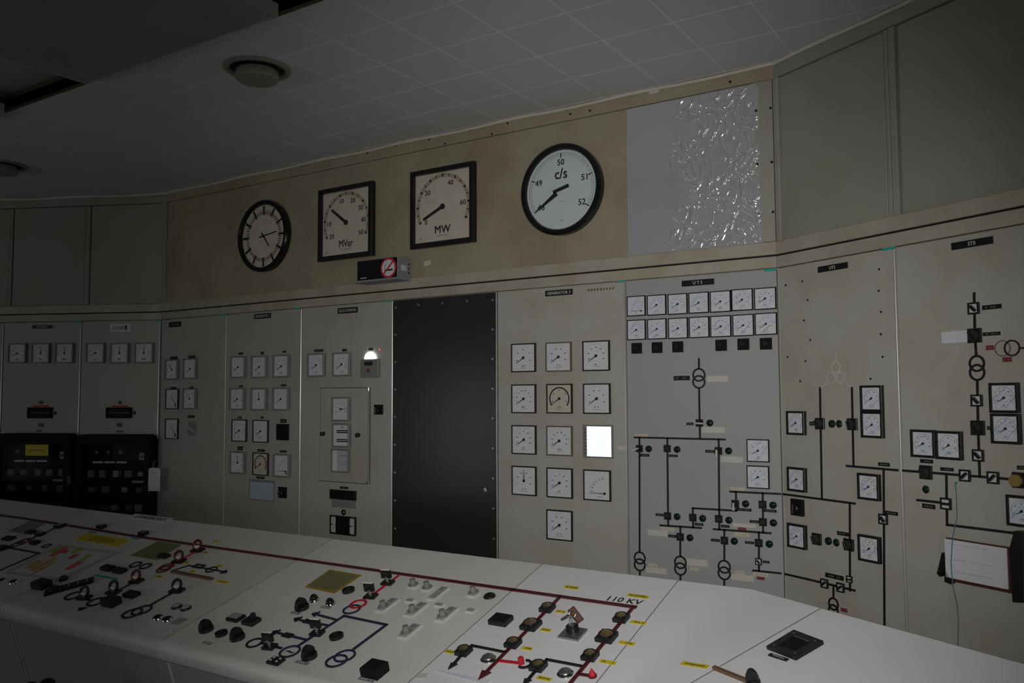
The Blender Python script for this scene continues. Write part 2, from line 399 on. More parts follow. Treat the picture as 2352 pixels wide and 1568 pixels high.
# ---------------------------------------------------------------- ceiling vents
def vent(at, label):
    t = thing('ceiling_vent', label, 'vent', FK, at, group='round ceiling vents')
    obj('rim', cached('vent_rim', lambda: MB().lathe([(0.145, 0), (0.145, 0.006), (0.138, 0.012), (0.122, 0.012), (0.116, 0.004), (0.116, 0)], n=40), True), 'vent_enamel', t)
    obj('throat', cached('vent_throat', lambda: MB().lathe([(0.117, 0.003), (0.0001, 0.0025)], n=32), True), 'vent_dark', t)
    obj('disc', cached('vent_disc', lambda: MB().lathe([(0.088, 0.012), (0.094, 0.02), (0.094, 0.046), (0.086, 0.055), (0.0001, 0.058)], n=40), True), 'vent_enamel', t)
    obj('stem', cached('vent_stem', lambda: MB().cyl(0, 0, 0.02, 0.002, 0.02, 12)), 'vent_dark', t)
vent(((-2.9511, 2.4979)[0], -(-2.9511, 2.4979)[1]), 'round enamelled ceiling vent beside the big dark baffle')
vent(((-5.517, 2.678)[0], -(-5.517, 2.678)[1]), 'round ceiling vent cut by the left edge of the photo')

# ---------------------------------------------------------------- upper walls
def sheet(parent, name, s0, s1, t0, t1, z0, z1, material, ch=0.0):
    return obj(name, MB().slab((s0 + s1) / 2, (t0 + t1) / 2, s1 - s0, t1 - t0, z0, z1, ch), material, parent)
FT0, FT1 = 2.312, 3.028
sheet(w_back, 'fascia_panel', CL + 0.045, CR - 0.09, FT0, FT1, -0.022, -0.004, 'fascia_cream')
sheet(w_back, 'cover_strip', CL, CR, FT1 + 0.003, CEIL, -0.022, 0.0, 'fascia_cream')
for s0, s1, mt in ((CL - 0.0, CL + 0.042, 'fascia_grey'), (CR - 0.088, CR - 0.004, 'trim_grey')): sheet(w_back, 'corner_post', s0, s1, FT0, FT1, -0.022, 0.006, mt, 0.002)
rs = [0.03, (0.5551, 2.6433)[0], (0.5798, 2.6364)[0], (0.6153, 2.6265)[0], 1.32, 1.36, 2.0, 2.04, 2.7]
sheet(w_right, 'corner_post', 0.002, 0.028, FT0, FT1, -0.022, 0.006, 'trim_grey', 0.002)
sheet(w_right, 'fascia_panel', 0.032, rs[1], FT0, FT1 - 0.01, -0.022, -0.008, 'fascia_grey', 0.003)
sheet(w_right, 'fascia_post', rs[1] + 0.008, rs[2], FT0, FT1, -0.022, 0.0, 'fascia_grey', 0.003)
sheet(w_right, 'fascia_post', rs[2] + 0.004, rs[3] - 0.004, FT0, FT1, -0.022, 0.002, 'fascia_grey', 0.003)
sheet(w_right, 'fascia_panel', rs[3] + 0.006, rs[4], FT0, FT1, -0.022, -0.008, 'fascia_grey', 0.003)
sheet(w_right, 'fascia_post', rs[4] + 0.005, rs[5], FT0, FT1, -0.022, 0.0, 'fascia_grey', 0.003)
sheet(w_right, 'fascia_panel', rs[5] + 0.005, rs[6], FT0, FT1, -0.022, -0.008, 'fascia_grey', 0.003)
sheet(w_right, 'fascia_panel', rs[6] + 0.01, RL - 0.1, FT0, FT1, -0.022, -0.008, 'fascia_grey', 0.003)
sheet(w_right, 'cover_strip', 0, RL, FT1 + 0.003, CEIL, -0.022, 0.0, 'fascia_grey')
ls = [(-1.1939, 2.8007)[0], (-1.1696, 2.8)[0], (-0.601, 2.7836)[0], (-0.5604, 2.7825)[0]]
sheet(w_left, 'corner_post', -0.03, -0.002, FT0, FT1, -0.022, 0.006, 'fascia_grey', 0.002)
sheet(w_left, 'fascia_panel', ls[3] + 0.003, -0.034, FT0, FT1, -0.022, -0.008, 'fascia_grey', 0.003)
sheet(w_left, 'fascia_post', ls[2] + 0.002, ls[3] - 0.002, FT0, FT1, -0.022, 0.0, 'fascia_grey', 0.003)
sheet(w_left, 'fascia_panel', ls[1] + 0.003, ls[2] - 0.003, FT0, FT1, -0.022, -0.008, 'fascia_grey', 0.003)
sheet(w_left, 'fascia_post', ls[0] + 0.002, ls[1] - 0.002, FT0, FT1, -0.022, 0.0, 'fascia_grey', 0.003)
sheet(w_left, 'fascia_panel', ls[0] - 0.6, ls[0] - 0.003, FT0, FT1, -0.022, -0.008, 'fascia_grey', 0.003)
sheet(w_left, 'fascia_panel', -LL + 0.1, ls[0] - 0.61, FT0, FT1, -0.022, -0.008, 'fascia_grey', 0.003)
sheet(w_left, 'cover_strip', -LL, 0, FT1 + 0.003, CEIL, -0.022, 0.0, 'fascia_grey')
# two trim boards with the dark groove between them
n = 5
for fr, wl, parts in ((FM, w_back, ((CL, -3.24), (-3.24, CR))), (FR, w_right, ((0, 2.4), (2.4, RL))), (FLW, w_left, ((-2.0, 0), (-LL, -2.0)))):
    for s0, s1 in parts:
        for t0, t1, z1 in ((2.254, 2.310, 0.010), (2.197, 2.247, 0.004)):
            o = struct('trim_%d' % n, MB().slab((s0 + s1) / 2, (t0 + t1) / 2, s1 - s0 - 0.003, t1 - t0, -0.022, z1, 0.002), 'trim_paint'); o.matrix_basis = fr; n += 1
        o = struct('trim_%d' % n, MB().slab((s0 + s1) / 2, 2.2505, s1 - s0, 0.0075, -0.022, -0.006), 'black_matt'); o.matrix_basis = fr; n += 1
# screws along the upper cover strip
for u in [(-2.8305, 3.0405), (-2.653, 3.0878), (-2.4163, 3.0813), (-2.3402, 3.093), (-2.255, 3.0912), (-2.9407, 3.0836), (-3.1858, 3.0868), (-2.0398, 3.0604), (-1.929, 3.0574), (-3.4035, 3.0784), (-1.2185, 3.0558), (-2.5163, 3.0402)]:
    obj('screw', cached('screw', lambda: MB().cyl(0, 0, 0.006, 0, 0.003, 8, 0.001)), 'black', w_back, (u[0], u[1], 0.0))
for t in (2.44, 2.66, 2.9):
    for s in (CR - 0.075, CR - 0.012): obj('screw', CACHE['screw'], 'black', w_back, (s, t, 0.006))
def plaster(pts, fr, label):
    t = thing('tape_scrap', label, 'tape', fr, (sum(p[0] for p in pts) / len(pts), sum(p[1] for p in pts) / len(pts)))
    cx, cy = sum(p[0] for p in pts) / len(pts), sum(p[1] for p in pts) / len(pts)
    obj('strip', MB().prism([(a - cx, b - cy) for a, b in pts], -0.004, 0.0015), 'masking_tape', t)
plaster([(-2.9794, 2.3966), (-2.9332, 2.4022), (-2.9332, 2.3755), (-2.9732, 2.3692)], FM, 'small pale tape scrap right of the no smoking sign')
plaster([(-2.8518, 3.103), (-2.8155, 3.1065), (-2.8095, 3.0956), (-2.8487, 3.0902)], FM, 'small white tape scrap under the ceiling above the square MW dial')
plaster([(-1.6182, 3.1047), (-1.5913, 3.1119), (-1.5495, 3.0992), (-1.5653, 3.0751), (-1.6098, 3.0755)], FM, 'ragged white patch under the ceiling at the crumpled film')

# ================================================================ control panels
PANEL_T = 2.192
def panel(name, fr, s0, s1, label, material='panel_paint', strip=True):
    t = thing(name, label, 'control panel', fr, ((s0 + s1) / 2, 0.0))
    t['_s'] = (s0 + s1) / 2
    obj('sheet', MB().slab(0, PANEL_T / 2, s1 - s0 - 0.004, PANEL_T, -0.0215, 0.0, 0.0015), material, t)
    if strip: obj('edge_strip', MB().slab((s1 - s0) / 2 - 0.006, PANEL_T / 2, 0.007, PANEL_T - 0.01, 0.0, 0.004, 0.0015), 'strip_metal', t)
    return t
SM = [CL + 0.004, (-4.635, 1.6826)[0], (-3.934, 1.6783)[0], (-3.2074, 1.6738)[0], (-2.4858, 1.6693)[0], (-1.748, 1.6648)[0], CR - 0.004]
SR = [0.004, (0.588, 1.8171)[0], 1.30]
SL = [-0.605 - 1.22, (-1.2138, 2.0073)[0], (-0.605, 2)[0], -0.004]
p_store = panel('control_cabinet', FLW, SL[0], SL[1], 'bare panel edge at the far left of the photo', 'panel_left')
p_ath = panel('control_cabinet', FLW, SL[1], SL[2], 'ATHLONE panel with three meters above a glazed black relay case', 'panel_left')
p_clo = panel('control_cabinet', FLW, SL[2], SL[3], 'CLOON panel with three meters left of the room corner', 'panel_left')
p_tie = panel('control_cabinet', FM, SM[0], SM[1], 'narrow panel with five meters just right of the left corner', 'panel_left')
p_g2 = panel('control_cabinet', FM, SM[1], SM[2], 'GENERATOR 2 panel with four rows of meters and a pale blue window', 'panel_left')
p_com = panel('control_cabinet', FM, SM[2], SM[3], 'G2-GI COMMON panel with the recessed instrument door', 'panel_paint', False)
p_g3 = panel('control_cabinet', FM, SM[4], SM[5], 'GENERATOR 3 panel with a column of large square meters', 'panel_paint')
p_u3 = panel('control_cabinet', FM, SM[5], SM[6], 'UT 3 panel with two rows of small meters over a mimic diagram', 'panel_grey', False)
p_u2 = panel('control_cabinet', FR, SR[0], SR[1], 'UT2 panel with black mimic lines right of the corner', 'panel_paint')
p_st = panel('control_cabinet', FR, SR[1], SR[2], 'STII panel with mimic diagram at the right edge of the photo', 'panel_paint')
panel('control_cabinet', FR, SR[2] + 0.01, RL - 0.1, 'plain panel run beyond the STII panel on the right wall', 'panel_paint', False)
panel('control_cabinet', FLW, -LL + 0.1, SL[0] - 0.01, 'plain panel run beyond the left edge of the photo', 'panel_left', False)
# the black board screwed over one bay
bb = thing('blanking_board', 'tall black steel board screwed over the bay left of GENERATOR 3', 'board', FM, ((SM[3] + SM[4]) / 2, 0)); bb['_s'] = (SM[3] + SM[4]) / 2
BW = SM[4] - SM[3]
obj('sheet', MB().slab(0, PANEL_T / 2, BW - 0.006, PANEL_T, -0.0215, 0.002, 0.002), 'black_steel', bb)
for sx in (-1, 1):
    obj('edge_strip', MB().slab(sx * (BW / 2 - 0.004), PANEL_T / 2, 0.007, PANEL_T, 0.0, 0.006, 0.002), 'strip_metal', bb)
    for k in range(11): obj('screw', cached('board_screw', lambda: MB().cyl(0, 0, 0.0075, 0, 0.004, 10, 0.0015)), 'steel', bb, (sx * (BW / 2 - 0.028), PANEL_T - 0.04 - k * 0.155, 0.002))
for k in range(1, 4): obj('screw', CACHE['board_screw'], 'steel', bb, (-BW / 2 + 0.028 + k * (BW - 0.056) / 4, PANEL_T - 0.035, 0.002))
obj('paint_chip', MB().prism([(0.27, 1.165), (0.285, 1.172), (0.292, 1.155), (0.283, 1.150), (0.277, 1.158)], 0.002, 0.003), 'engraved_white', bb)

def plate(parent, rect, text=None, material='black', ink='engraved_white', name='nameplate', label=None, th=0.003, frac=0.5, seed=None):
    s, t, w, h = rect
    p = obj(name, MB().slab(0, 0, w, h, 0, th, 0.0006), material, parent, (s - parent['_s'], t, 0.0))
    if text: lettering(p, text, h * frac, (0, 0, th + 0.0004), ink, w * 0.86)
    elif seed is not None: obj('lettering', dashes(MB(), 0, 0, w * 0.7, h * 0.34, max(3, int(w / h * 1.3)), th, th + 0.0004, seed), 'tag_ink' if ink == 'engraved_white' else ink, p)
    if label: p['label'] = label
    return p
def sized(rect, w=None, h=None): return (rect[0], rect[1], w or rect[2], h or rect[3])
plate(p_ath, (-0.9109, 2.1589, 0.1567, 0.0251), 'ATHLONE', label='black nameplate reading ATHLONE')
pp = plate(p_clo, (-0.3103, 2.1436, 0.159, 0.0589), None, 'paper', label='white paper label reading CLOON')
lettering(pp, 'CLOON', 0.024, (-0.012, 0, 0.0034), 'ink', 0.085); obj('ink_mark', MB().slab(0.045, 0, 0.014, 0.034, 0.003, 0.0034), 'ink', pp)
plate(p_tie, (-5.1836, 2.1554, 0.1293, 0.0362), None, seed=3)
plate(p_g2, (-4.291, 2.1646, 0.1556, 0.0324), 'GENERATOR 2', label='black nameplate reading GENERATOR 2')
plate(p_com, (-3.5517, 2.1582, 0.1612, 0.0337), 'G2-GI COMMON', label='black nameplate reading G2-GI COMMON')
plate(p_g3, (-2.114, 2.1632, 0.1576, 0.0285), 'GENERATOR 3', label='black nameplate reading GENERATOR 3')
plate(p_u3, (-1.3876, 2.159, 0.1538, 0.0269), 'U T 3', label='black nameplate reading U T 3')
plate(p_u2, (0.2969, 2.1571, 0.1498, 0.0245), 'UT2', label='black nameplate reading UT2')
plate(p_st, (0.8889, 2.1598, 0.1504, 0.0252), 'STII', label='black nameplate reading STII')
# faint pencilled scrawl beside the GENERATOR 3 plate
obj('scrawl', dashes(MB(), (-1.88, 2.164)[0] - p_g3['_s'], (-1.88, 2.164)[1], 0.15, 0.012, 9, 0.0, 0.0006, 5), 'bezel_brown', p_g3)
for p, r in ((p_ath, (-0.6342, 2.1929, 0.0404, 0.0141)), (p_clo, (-0.0244, 2.1855, 0.0426, 0.0154)), (p_tie, (-4.6742, 2.1953, 0.0528, 0.016)), (p_g2, (-3.9688, 2.196, 0.0459, 0.0162)), (p_com, (-3.2381, 2.1944, 0.0491, 0.0138)), (p_g3, (-1.7725, 2.1951, 0.0505, 0.0126)), (p_u3, (-1.0591, 2.1897, 0.0526, 0.0114)), (p_u2, (0.559, 2.1933, 0.0567, 0.0114))):
    plate(p, r, None, 'teal_tape', name='teal_tape', th=0.001, seed=None)

# ================================================================ meters
def arc_marks(S, a0, a1, r, cy, n, big, tick=True, thick=0.004):
    mb = MB(); mb.arc(0, cy, r * S, (r - thick) * S, a0, a1, 0.0002, 0.0007, 28)
    return mb
def dial_text(S, a0, a1, r, cy, n, seed, title):
    mb = MB(); R_ = random.Random(seed)
    for i in range(n):
        a = math.radians(a0 + (a1 - a0) * i / (n - 1)); x, y = r * S * math.cos(a), cy + r * S * math.sin(a)
        mb.slab(x, y, S * R_.uniform(0.05, 0.08), S * 0.038, 0.0003, 0.0008)
    if title: dashes(mb, 0, -0.31 * S, S * title, S * 0.07, 3, 0.0003, 0.0008, seed)
    dashes(mb, 0.02 * S, -0.39 * S, S * 0.34, S * 0.022, 7, 0.0003, 0.0008, seed + 1)
    return mb
def needle_mb(S, ln, wd, hub):
    return MB().bar((-0.06 * S, 0), (ln * S, 0), wd * S * 1.5, 0.0014, 0.0024, wd * S * 0.7).cyl(0, 0, hub * S, 0.0008, 0.004, 14, 0.0006)
def meter(fr, rect, label, group, style='black', needle=213.0, dial='dial_white', seed=0, unit=None, corner=False, arc=None, blue=False, size=None, title=0.16, tall=None, name='panel_meter'):
    s, t, w, h = rect; S = size or h; S = round(S, 3); Hh = tall or S
    o = thing(name, label, 'meter', fr, (s, t), group=group)
    if style == 'black':
        dep, band, bm = 0.012, 0.0062, 'black'
    elif style == 'thin':
        dep, band, bm = 0.010, 0.0045, 'black'
    elif style == 'brown':
        dep, band, bm = 0.012, 0.0062, 'bezel_brown'
    elif style == 'deep':
        dep, band, bm = 0.016, 0.0085, 'black'
    else:
        dep, band, bm = 0.022, 0.0095, 'bezel_grey'
    cpart(o, 'bezel', (S, dep), lambda: MB().frame(0, 0, S, S, band, 0.0, dep, 0.0018), bm)
    I = S - 2 * band
    cpart(o, 'dial', (S, dep), lambda: MB().slab(0, 0, I + 0.001, I + 0.001, 0.0, dep * 0.55), dial)
    z = dep * 0.55
    if corner:
        cx, cy = 0.30 * I, -0.28 * I
        mb = MB().arc(cx, cy, 0.60 * I, 0.594 * I, 92, 178, 0.0002, 0.0007, 16)
        for i in range(6):
            a = math.radians(98 + i * 15); mb.slab(cx + 0.52 * I * math.cos(a), cy + 0.52 * I * math.sin(a), 0.05 * I, 0.04 * I, 0.0003, 0.0008)
        dashes(mb, 0.1 * I, -0.40 * I, 0.3 * I, 0.03 * I, 4, 0.0003, 0.0008, seed)
        obj('scale', mb, 'ink_soft', o, (0, 0, z))
        nb = MB().bar((0.06 * I, 0), (-0.62 * I, 0), 0.03 * I, 0.0014, 0.0024, 0.014 * I).cyl(0, 0, 0.045 * I, 0.0008, 0.004, 14)
        obj('needle', nb, 'ink', o, (cx, cy, z), math.radians(needle))
        if corner == 'blob': obj('pivot_cover', MB().slab(cx + 0.04 * I, cy - 0.10 * I, 0.09 * I, 0.08 * I, 0.0005, 0.004, 0.001), 'black', o, (0, 0, z))
    else:
        a0, a1 = 218, -38
        am = arc or 'arc_grey'
        th = 0.05 if am == 'ink' else (0.022 if am in ('arc_tan',) else 0.008)
        cpart(o, 'arc', (I, am), lambda: arc_marks(I, a0, a1, 0.43, 0.0, 0, 0, thick=th), am, (0, 0, z))
        cpart(o, 'scale', (I, seed % 4, title), lambda: dial_text(I, 200, -20, 0.31, 0.0, 5 + seed % 4, seed % 4, 0 if unit else title), 'ink_soft', (0, 0, z))
        if unit: lettering(o, unit, 0.085 * I, (0, -0.33 * I, z + 0.0008), 'ink')
        cpart(o, 'needle', (I,), lambda: needle_mb(I, 0.38, 0.026, 0.055), 'ink', (0, 0, z), math.radians(needle))
    if blue:
        mb = MB(); R_ = random.Random(seed + 50)
        for i in range(8):
            d = -0.60 + i * 0.17 + R_.uniform(-0.02, 0.02)
            L0, L1 = sorted((R_.uniform(-0.5, 0.0), R_.uniform(0.05, 0.5)))
            p = Vector((L0 - d * 0.5, L0 + d * 0.5)); q = Vector((L1 - d * 0.5, L1 + d * 0.5))
            c = lambda v: (max(-0.47, min(0.47, v.x)) * I, max(-0.47, min(0.47, v.y)) * I)
            p, q = c(p), c(q)
            if (p[0] - q[0]) ** 2 + (p[1] - q[1]) ** 2 > (0.1 * I) ** 2: mb.bar(p, q, 0.018 * I, 0.0026, 0.0031)
        obj('blue_hatching', mb, 'blue_stroke', o, (0, 0, z))
    return o
ORD = ['top', 'second', 'third', 'fourth', 'bottom']
# GENERATOR 3
G3 = 'large square meters of GENERATOR 3'
rows = [[(-2.3222, 1.8429, 0.1524, 0.1493), (-2.1161, 1.8415, 0.1572, 0.1498), (-1.9065, 1.8408, 0.1501, 0.1479)], [(-2.3223, 1.634, 0.1546, 0.1484), (-2.113, 1.6342, 0.1516, 0.1478), (-1.9055, 1.6338, 0.1496, 0.1481)],
        [(-2.3223, 1.4264, 0.1515, 0.1476), (-2.115, 1.426, 0.1512, 0.1459), (-1.8956, 1.4283, 0.1335, 0.1522)], [(-2.3224, 1.2201, 0.1537, 0.1511), (-2.1157, 1.2196, 0.1533, 0.1514), (-1.9088, 1.2188, 0.15, 0.1495)], [None, (-2.1182, 1.0133, 0.1517, 0.1548), None]]
side = ['left', 'middle', 'right']
for i, r in enumerate(rows):
    for j, q in enumerate(r):
        if q is None or (i, j) == (2, 2): continue
        kw = dict(style='black', seed=i * 3 + j, size=0.147)
        lab = 'black-framed square meter, %s row, %s, on the GENERATOR 3 panel' % (ORD[i], side[j])
        if (i, j) in ((0, 1), (2, 1)): kw.update(style='brown'); lab = 'brown-framed square meter, %s row, middle, on the GENERATOR 3 panel' % ORD[i]
        if (i, j) == (1, 1): kw.update(dial='dial_warm', arc='ink'); lab = 'meter with a thick black scale arc in the middle of GENERATOR 3'
        if (i, j) == (3, 0): kw.update(needle=90); lab = 'meter with its needle straight up on the GENERATOR 3 panel'
        if (i, j) == (3, 2): kw.update(corner=True, needle=0); lab = 'meter with a flat needle from its right corner on GENERATOR 3'
        if (i, j) == (4, 1): lab = 'lowest square meter of the GENERATOR 3 panel, alone in its row'
        meter(FM, q, lab, G3, **kw)
# the recorder whose shiny cover mirrors the daylight
q = rows[2][2]
t = thing('chart_recorder', 'meter with a glaring white face on the GENERATOR 3 panel', 'recorder', FM, (q[0] - 0.006, q[1]))
obj('case', MB().frame(0, 0, 0.160, 0.158, 0.006, 0, 0.012, 0.002), 'bezel_grey', t)
obj('scale_strip', MB().slab(-0.067, 0, 0.016, 0.146, 0, 0.008), 'bezel_grey', t)
for k in range(8): obj('tick', MB().slab(-0.067, -0.058 + k * 0.0165, 0.010, 0.004, 0.008, 0.0086), 'black', t)
gmb = MB().slab(0.0075, 0, 0.133, 0.146, 0, 0.010, 0.001)
obj('cover', gmb, 'mirror_cover', t)
# UT 3 rows
U3 = 'small meters in the two rows of UT 3'
r1 = [(-1.6917, 2.0702, 0.0964, 0.1003), (-1.5883, 2.0685, 0.097, 0.0999), (-1.4846, 2.0666, 0.0953, 0.0995), (-1.3832, 2.0663, 0.0947, 0.0961), (-1.2821, 2.0653, 0.095, 0.0997), (-1.1833, 2.0667, 0.0943, 0.0983), (-1.0821, 2.0654, 0.0925, 0.0997)]
r2 = [(-1.6923, 1.9571, 0.0984, 0.101), (-1.5885, 1.9564, 0.0957, 0.0996), (-1.4845, 1.9551, 0.0951, 0.0972), (-1.3833, 1.9548, 0.0945, 0.0968), (-1.2829, 1.954, 0.0939, 0.0994), (-1.1814, 1.9539, 0.0931, 0.0998), (-1.0814, 1.9552, 0.0933, 0.0956)]
NTH = ['first', 'second', 'third', 'fourth', 'fifth', 'sixth', 'last']
for i, r in enumerate((r1, r2)):
    for j, q in enumerate(r):
        st = 'thin'
        lab = '%s small meter in the %s row of the UT 3 panel' % (NTH[j], ('upper', 'lower')[i])
        if i == 0 and j == 0: lab = 'small meter with a flat needle at the upper left of UT 3'
        meter(FM, q, lab, U3, style=st, seed=i * 7 + j, blue=True, size=0.096, corner=(i == 0 and j == 0), needle=0 if (i == 0 and j == 0) else 213, title=0.2)
for i, q in enumerate(((-1.1285, 1.4081, 0.0985, 0.0993), (-1.1311, 1.2944, 0.0983, 0.0999))):
    meter(FM, q, '%s of the two small meters at the right of the UT 3 mimic diagram' % ('upper', 'lower')[i], 'pair of small meters on UT 3', style='thin', seed=i, blue=True, size=0.098)
# UT2 and STII
U2 = 'thick-framed small meters of UT2'
for q, lab in (((0.0897, 1.5309, 0.1037, 0.0979), 'small meter at the left of the upper switches on UT2'), ((0.4694, 1.6332, 0.0981, 0.0932), 'upper of two stacked small meters at the right of UT2'), ((0.4688, 1.5341, 0.0992, 0.0954), 'lower of two stacked small meters at the right of UT2'),
               ((0.0861, 1.2968, 0.1054, 0.1015), 'small meter over the black switch at the left of UT2'), ((0.4444, 1.2991, 0.1016, 0.1031), 'small meter in the middle of the right side of UT2'), ((0.0793, 1.0628, 0.1046, 0.1079), 'lowest small meter at the left of UT2'), ((0.4385, 1.0664, 0.1015, 0.1063), 'lowest small meter at the right of UT2')):
    meter(FR, q, lab, U2, style='deep', seed=len(lab), blue=True, size=0.099, arc='arc_tan')
S1 = 'thick-framed small meters of STII'
for q, lab in (((0.9842, 1.6356, 0.0986, 0.0945), 'upper of two stacked meters right of the STII line'), ((0.9854, 1.5353, 0.1014, 0.0982), 'lower of two stacked meters right of the STII line'), ((0.6824, 1.4731, 0.0955, 0.0966), 'left meter of the side by side pair on STII'),
               ((0.7817, 1.4718, 0.0978, 0.0968), 'right meter of the side by side pair on STII'), ((1.0271, 1.2743, 0.0939, 0.0976), 'meter cut by the right edge of the photo on STII')):
    meter(FR, q, lab, S1, style='deep', seed=len(lab), blue=True, size=0.098, arc='arc_tan')
# ATHLONE and CLOON
LM = 'grey-framed meters of the ATHLONE and CLOON panels'
for q, pn, un, nd in (((-1.094, 1.9706, 0.1498, 0.1423), 'ATHLONE', 'kV', 205), ((-0.9115, 1.9685, 0.1496, 0.1417), 'ATHLONE', 'MW', 90), ((-0.7274, 1.9674, 0.1474, 0.1431), 'ATHLONE', 'MVar', 90),
                      ((-0.4896, 1.9648, 0.1456, 0.1423), 'CLOON', 'kV', 205), ((-0.3056, 1.9627, 0.1481, 0.1417), 'CLOON', 'MW', 90), ((-0.1203, 1.9618, 0.1465, 0.1433), 'CLOON', 'MVar', 90)):
    meter(FLW, q, 'grey-framed %s meter of the %s panel' % (un, pn), LM, style='grey', needle=nd, unit=un, size=0.142, seed=len(un) + 3, arc='arc_tan')
# narrow corner panel
TP = 'meters of the narrow corner panel'
meter(FM, (-5.1933, 1.8405, 0.1426, 0.1378), 'upper left meter of the narrow corner panel', TP, style='grey', needle=130, size=0.140, unit='kV', seed=2)
meter(FM, (-4.9939, 1.8425, 0.1463, 0.1439), 'upper right meter of the narrow corner panel', TP, style='grey', needle=213, size=0.140, seed=1)
meter(FM, (-5.1915, 1.638, 0.1519, 0.1443), 'black-framed meter in the middle left of the narrow corner panel', TP, style='black', corner='blob', needle=-50, size=0.140, seed=4)
meter(FM, (-4.9915, 1.6392, 0.1441, 0.1446), 'middle right meter of the narrow corner panel', TP, style='grey', needle=130, size=0.140, unit='kV', seed=2)
meter(FM, (-5.1884, 1.4327, 0.1491, 0.1465), 'lowest black-framed meter of the narrow corner panel', TP, style='black', corner='blob', needle=-50, size=0.140, seed=5)
# GENERATOR 2
G2 = 'meters of GENERATOR 2'
g2 = [[(-4.5036, 1.843, 0.135, 0.1435), (-4.3023, 1.8398, 0.1305, 0.1471), (-4.1004, 1.8404, 0.1335, 0.1449)], [(-4.5077, 1.6368, 0.1314, 0.1409), (-4.3002, 1.6351, 0.1342, 0.1435), (-4.0993, 1.6361, 0.1336, 0.1434)], [(-4.4915, 1.4339, 0.1538, 0.1483), (-4.2892, 1.4332, 0.1522, 0.1487)], [(-4.4952, 1.2288, 0.133, 0.1448), (-4.285, 1.2268, 0.1517, 0.1492), (-4.0862, 1.2262, 0.1388, 0.147)]]
for i, r in enumerate(g2):
    for j, q in enumerate(r):
        kw = dict(style='grey', seed=i * 3 + j, size=0.142)
        lab = 'grey-framed meter, %s row, %s, on the GENERATOR 2 panel' % (ORD[i], side[j])
        if i == 2: kw.update(style='black'); lab = 'black-framed meter, third row, %s, on the GENERATOR 2 panel' % side[j]
        if (i, j) == (1, 1): kw.update(needle=95); lab = 'meter with an upright needle in the centre of GENERATOR 2'
        if (i, j) == (3, 0): kw.update(needle=90); lab = 'grey-framed meter with upright needle at the lower left of GENERATOR 2'
        if (i, j) == (3, 1): kw.update(style='black', dial='dial_warm', arc='ink'); lab = 'cream meter with a thick black arc on GENERATOR 2'
        if (i, j) == (3, 2): kw.update(corner='blob', needle=0); lab = 'meter with a flat needle at the lower right of GENERATOR 2'
        if i == 0: kw['unit'] = ('V', 'kV', 'kV')[j]
        if (i, j) == (1, 0): kw['unit'] = 'A'
        meter(FM, q, lab, G2, **kw)
CP = 'meters of G2-GI COMMON'
meter(FM, (-3.796, 1.8396, 0.1339, 0.1531), 'left meter at the top of the G2-GI COMMON panel', CP, style='grey', unit='A', size=0.142, seed=2)
meter(FM, (-3.5868, 1.8389, 0.1379, 0.1533), 'right meter at the top of the G2-GI COMMON panel', CP, style='grey', unit='A', size=0.142, seed=3)

# ================================================================ big instruments on the upper wall
# clock
q = (-4.2735, 2.6753, 0.4742, 0.4583)
t = thing('wall_clock', 'round black-rimmed wall clock left of the square MVar dial', 'clock', FM, (q[0], q[1]), z=-0.004)
R0 = 0.231
obj('rim', cached('clock_rim', lambda: MB().lathe([(R0, 0), (R0, 0.034), (R0 - 0.008, 0.042), (R0 - 0.024, 0.042), (R0 - 0.03, 0.034), (R0 - 0.03, 0.02)], n=64), True), 'black_gloss', t)
obj('dial', cached('clock_dial', lambda: MB().lathe([(R0 - 0.028, 0.0), (R0 - 0.028, 0.02), (0.0001, 0.02)], n=64), True), 'dial_cream', t)
for k in range(12):
    a = PI / 2 - k * PI / 6
    obj('hour_mark', cached('hour_mark', lambda: MB().slab(0.166, 0, 0.058, 0.0155, 0, 0.0012)), 'ink', t, (0, 0, 0.0202), a)
mb = MB()
for k in range(60):
    if k % 5:
        a = k * PI / 30; c, s = math.cos(a), math.sin(a)
        mb.bar((0.140 * c, 0.140 * s), (0.164 * c, 0.164 * s), 0.0055, 0, 0.0008)
obj('minute_track', mb, 'ink', t, (0, 0, 0.0202))
obj('hour_hand', MB().bar((-0.028, 0), (0.088, 0), 0.010, 0, 0.002, 0.007), 'ink', t, (0, 0, 0.022), math.radians(-52))
obj('minute_hand', MB().bar((-0.036, 0), (0.125, 0), 0.009, 0, 0.002, 0.006), 'ink', t, (0, 0, 0.0245), math.radians(8))
obj('centre_cap', MB().cyl(0, 0, 0.008, 0, 0.008, 14), 'ink', t, (0, 0, 0.0205))
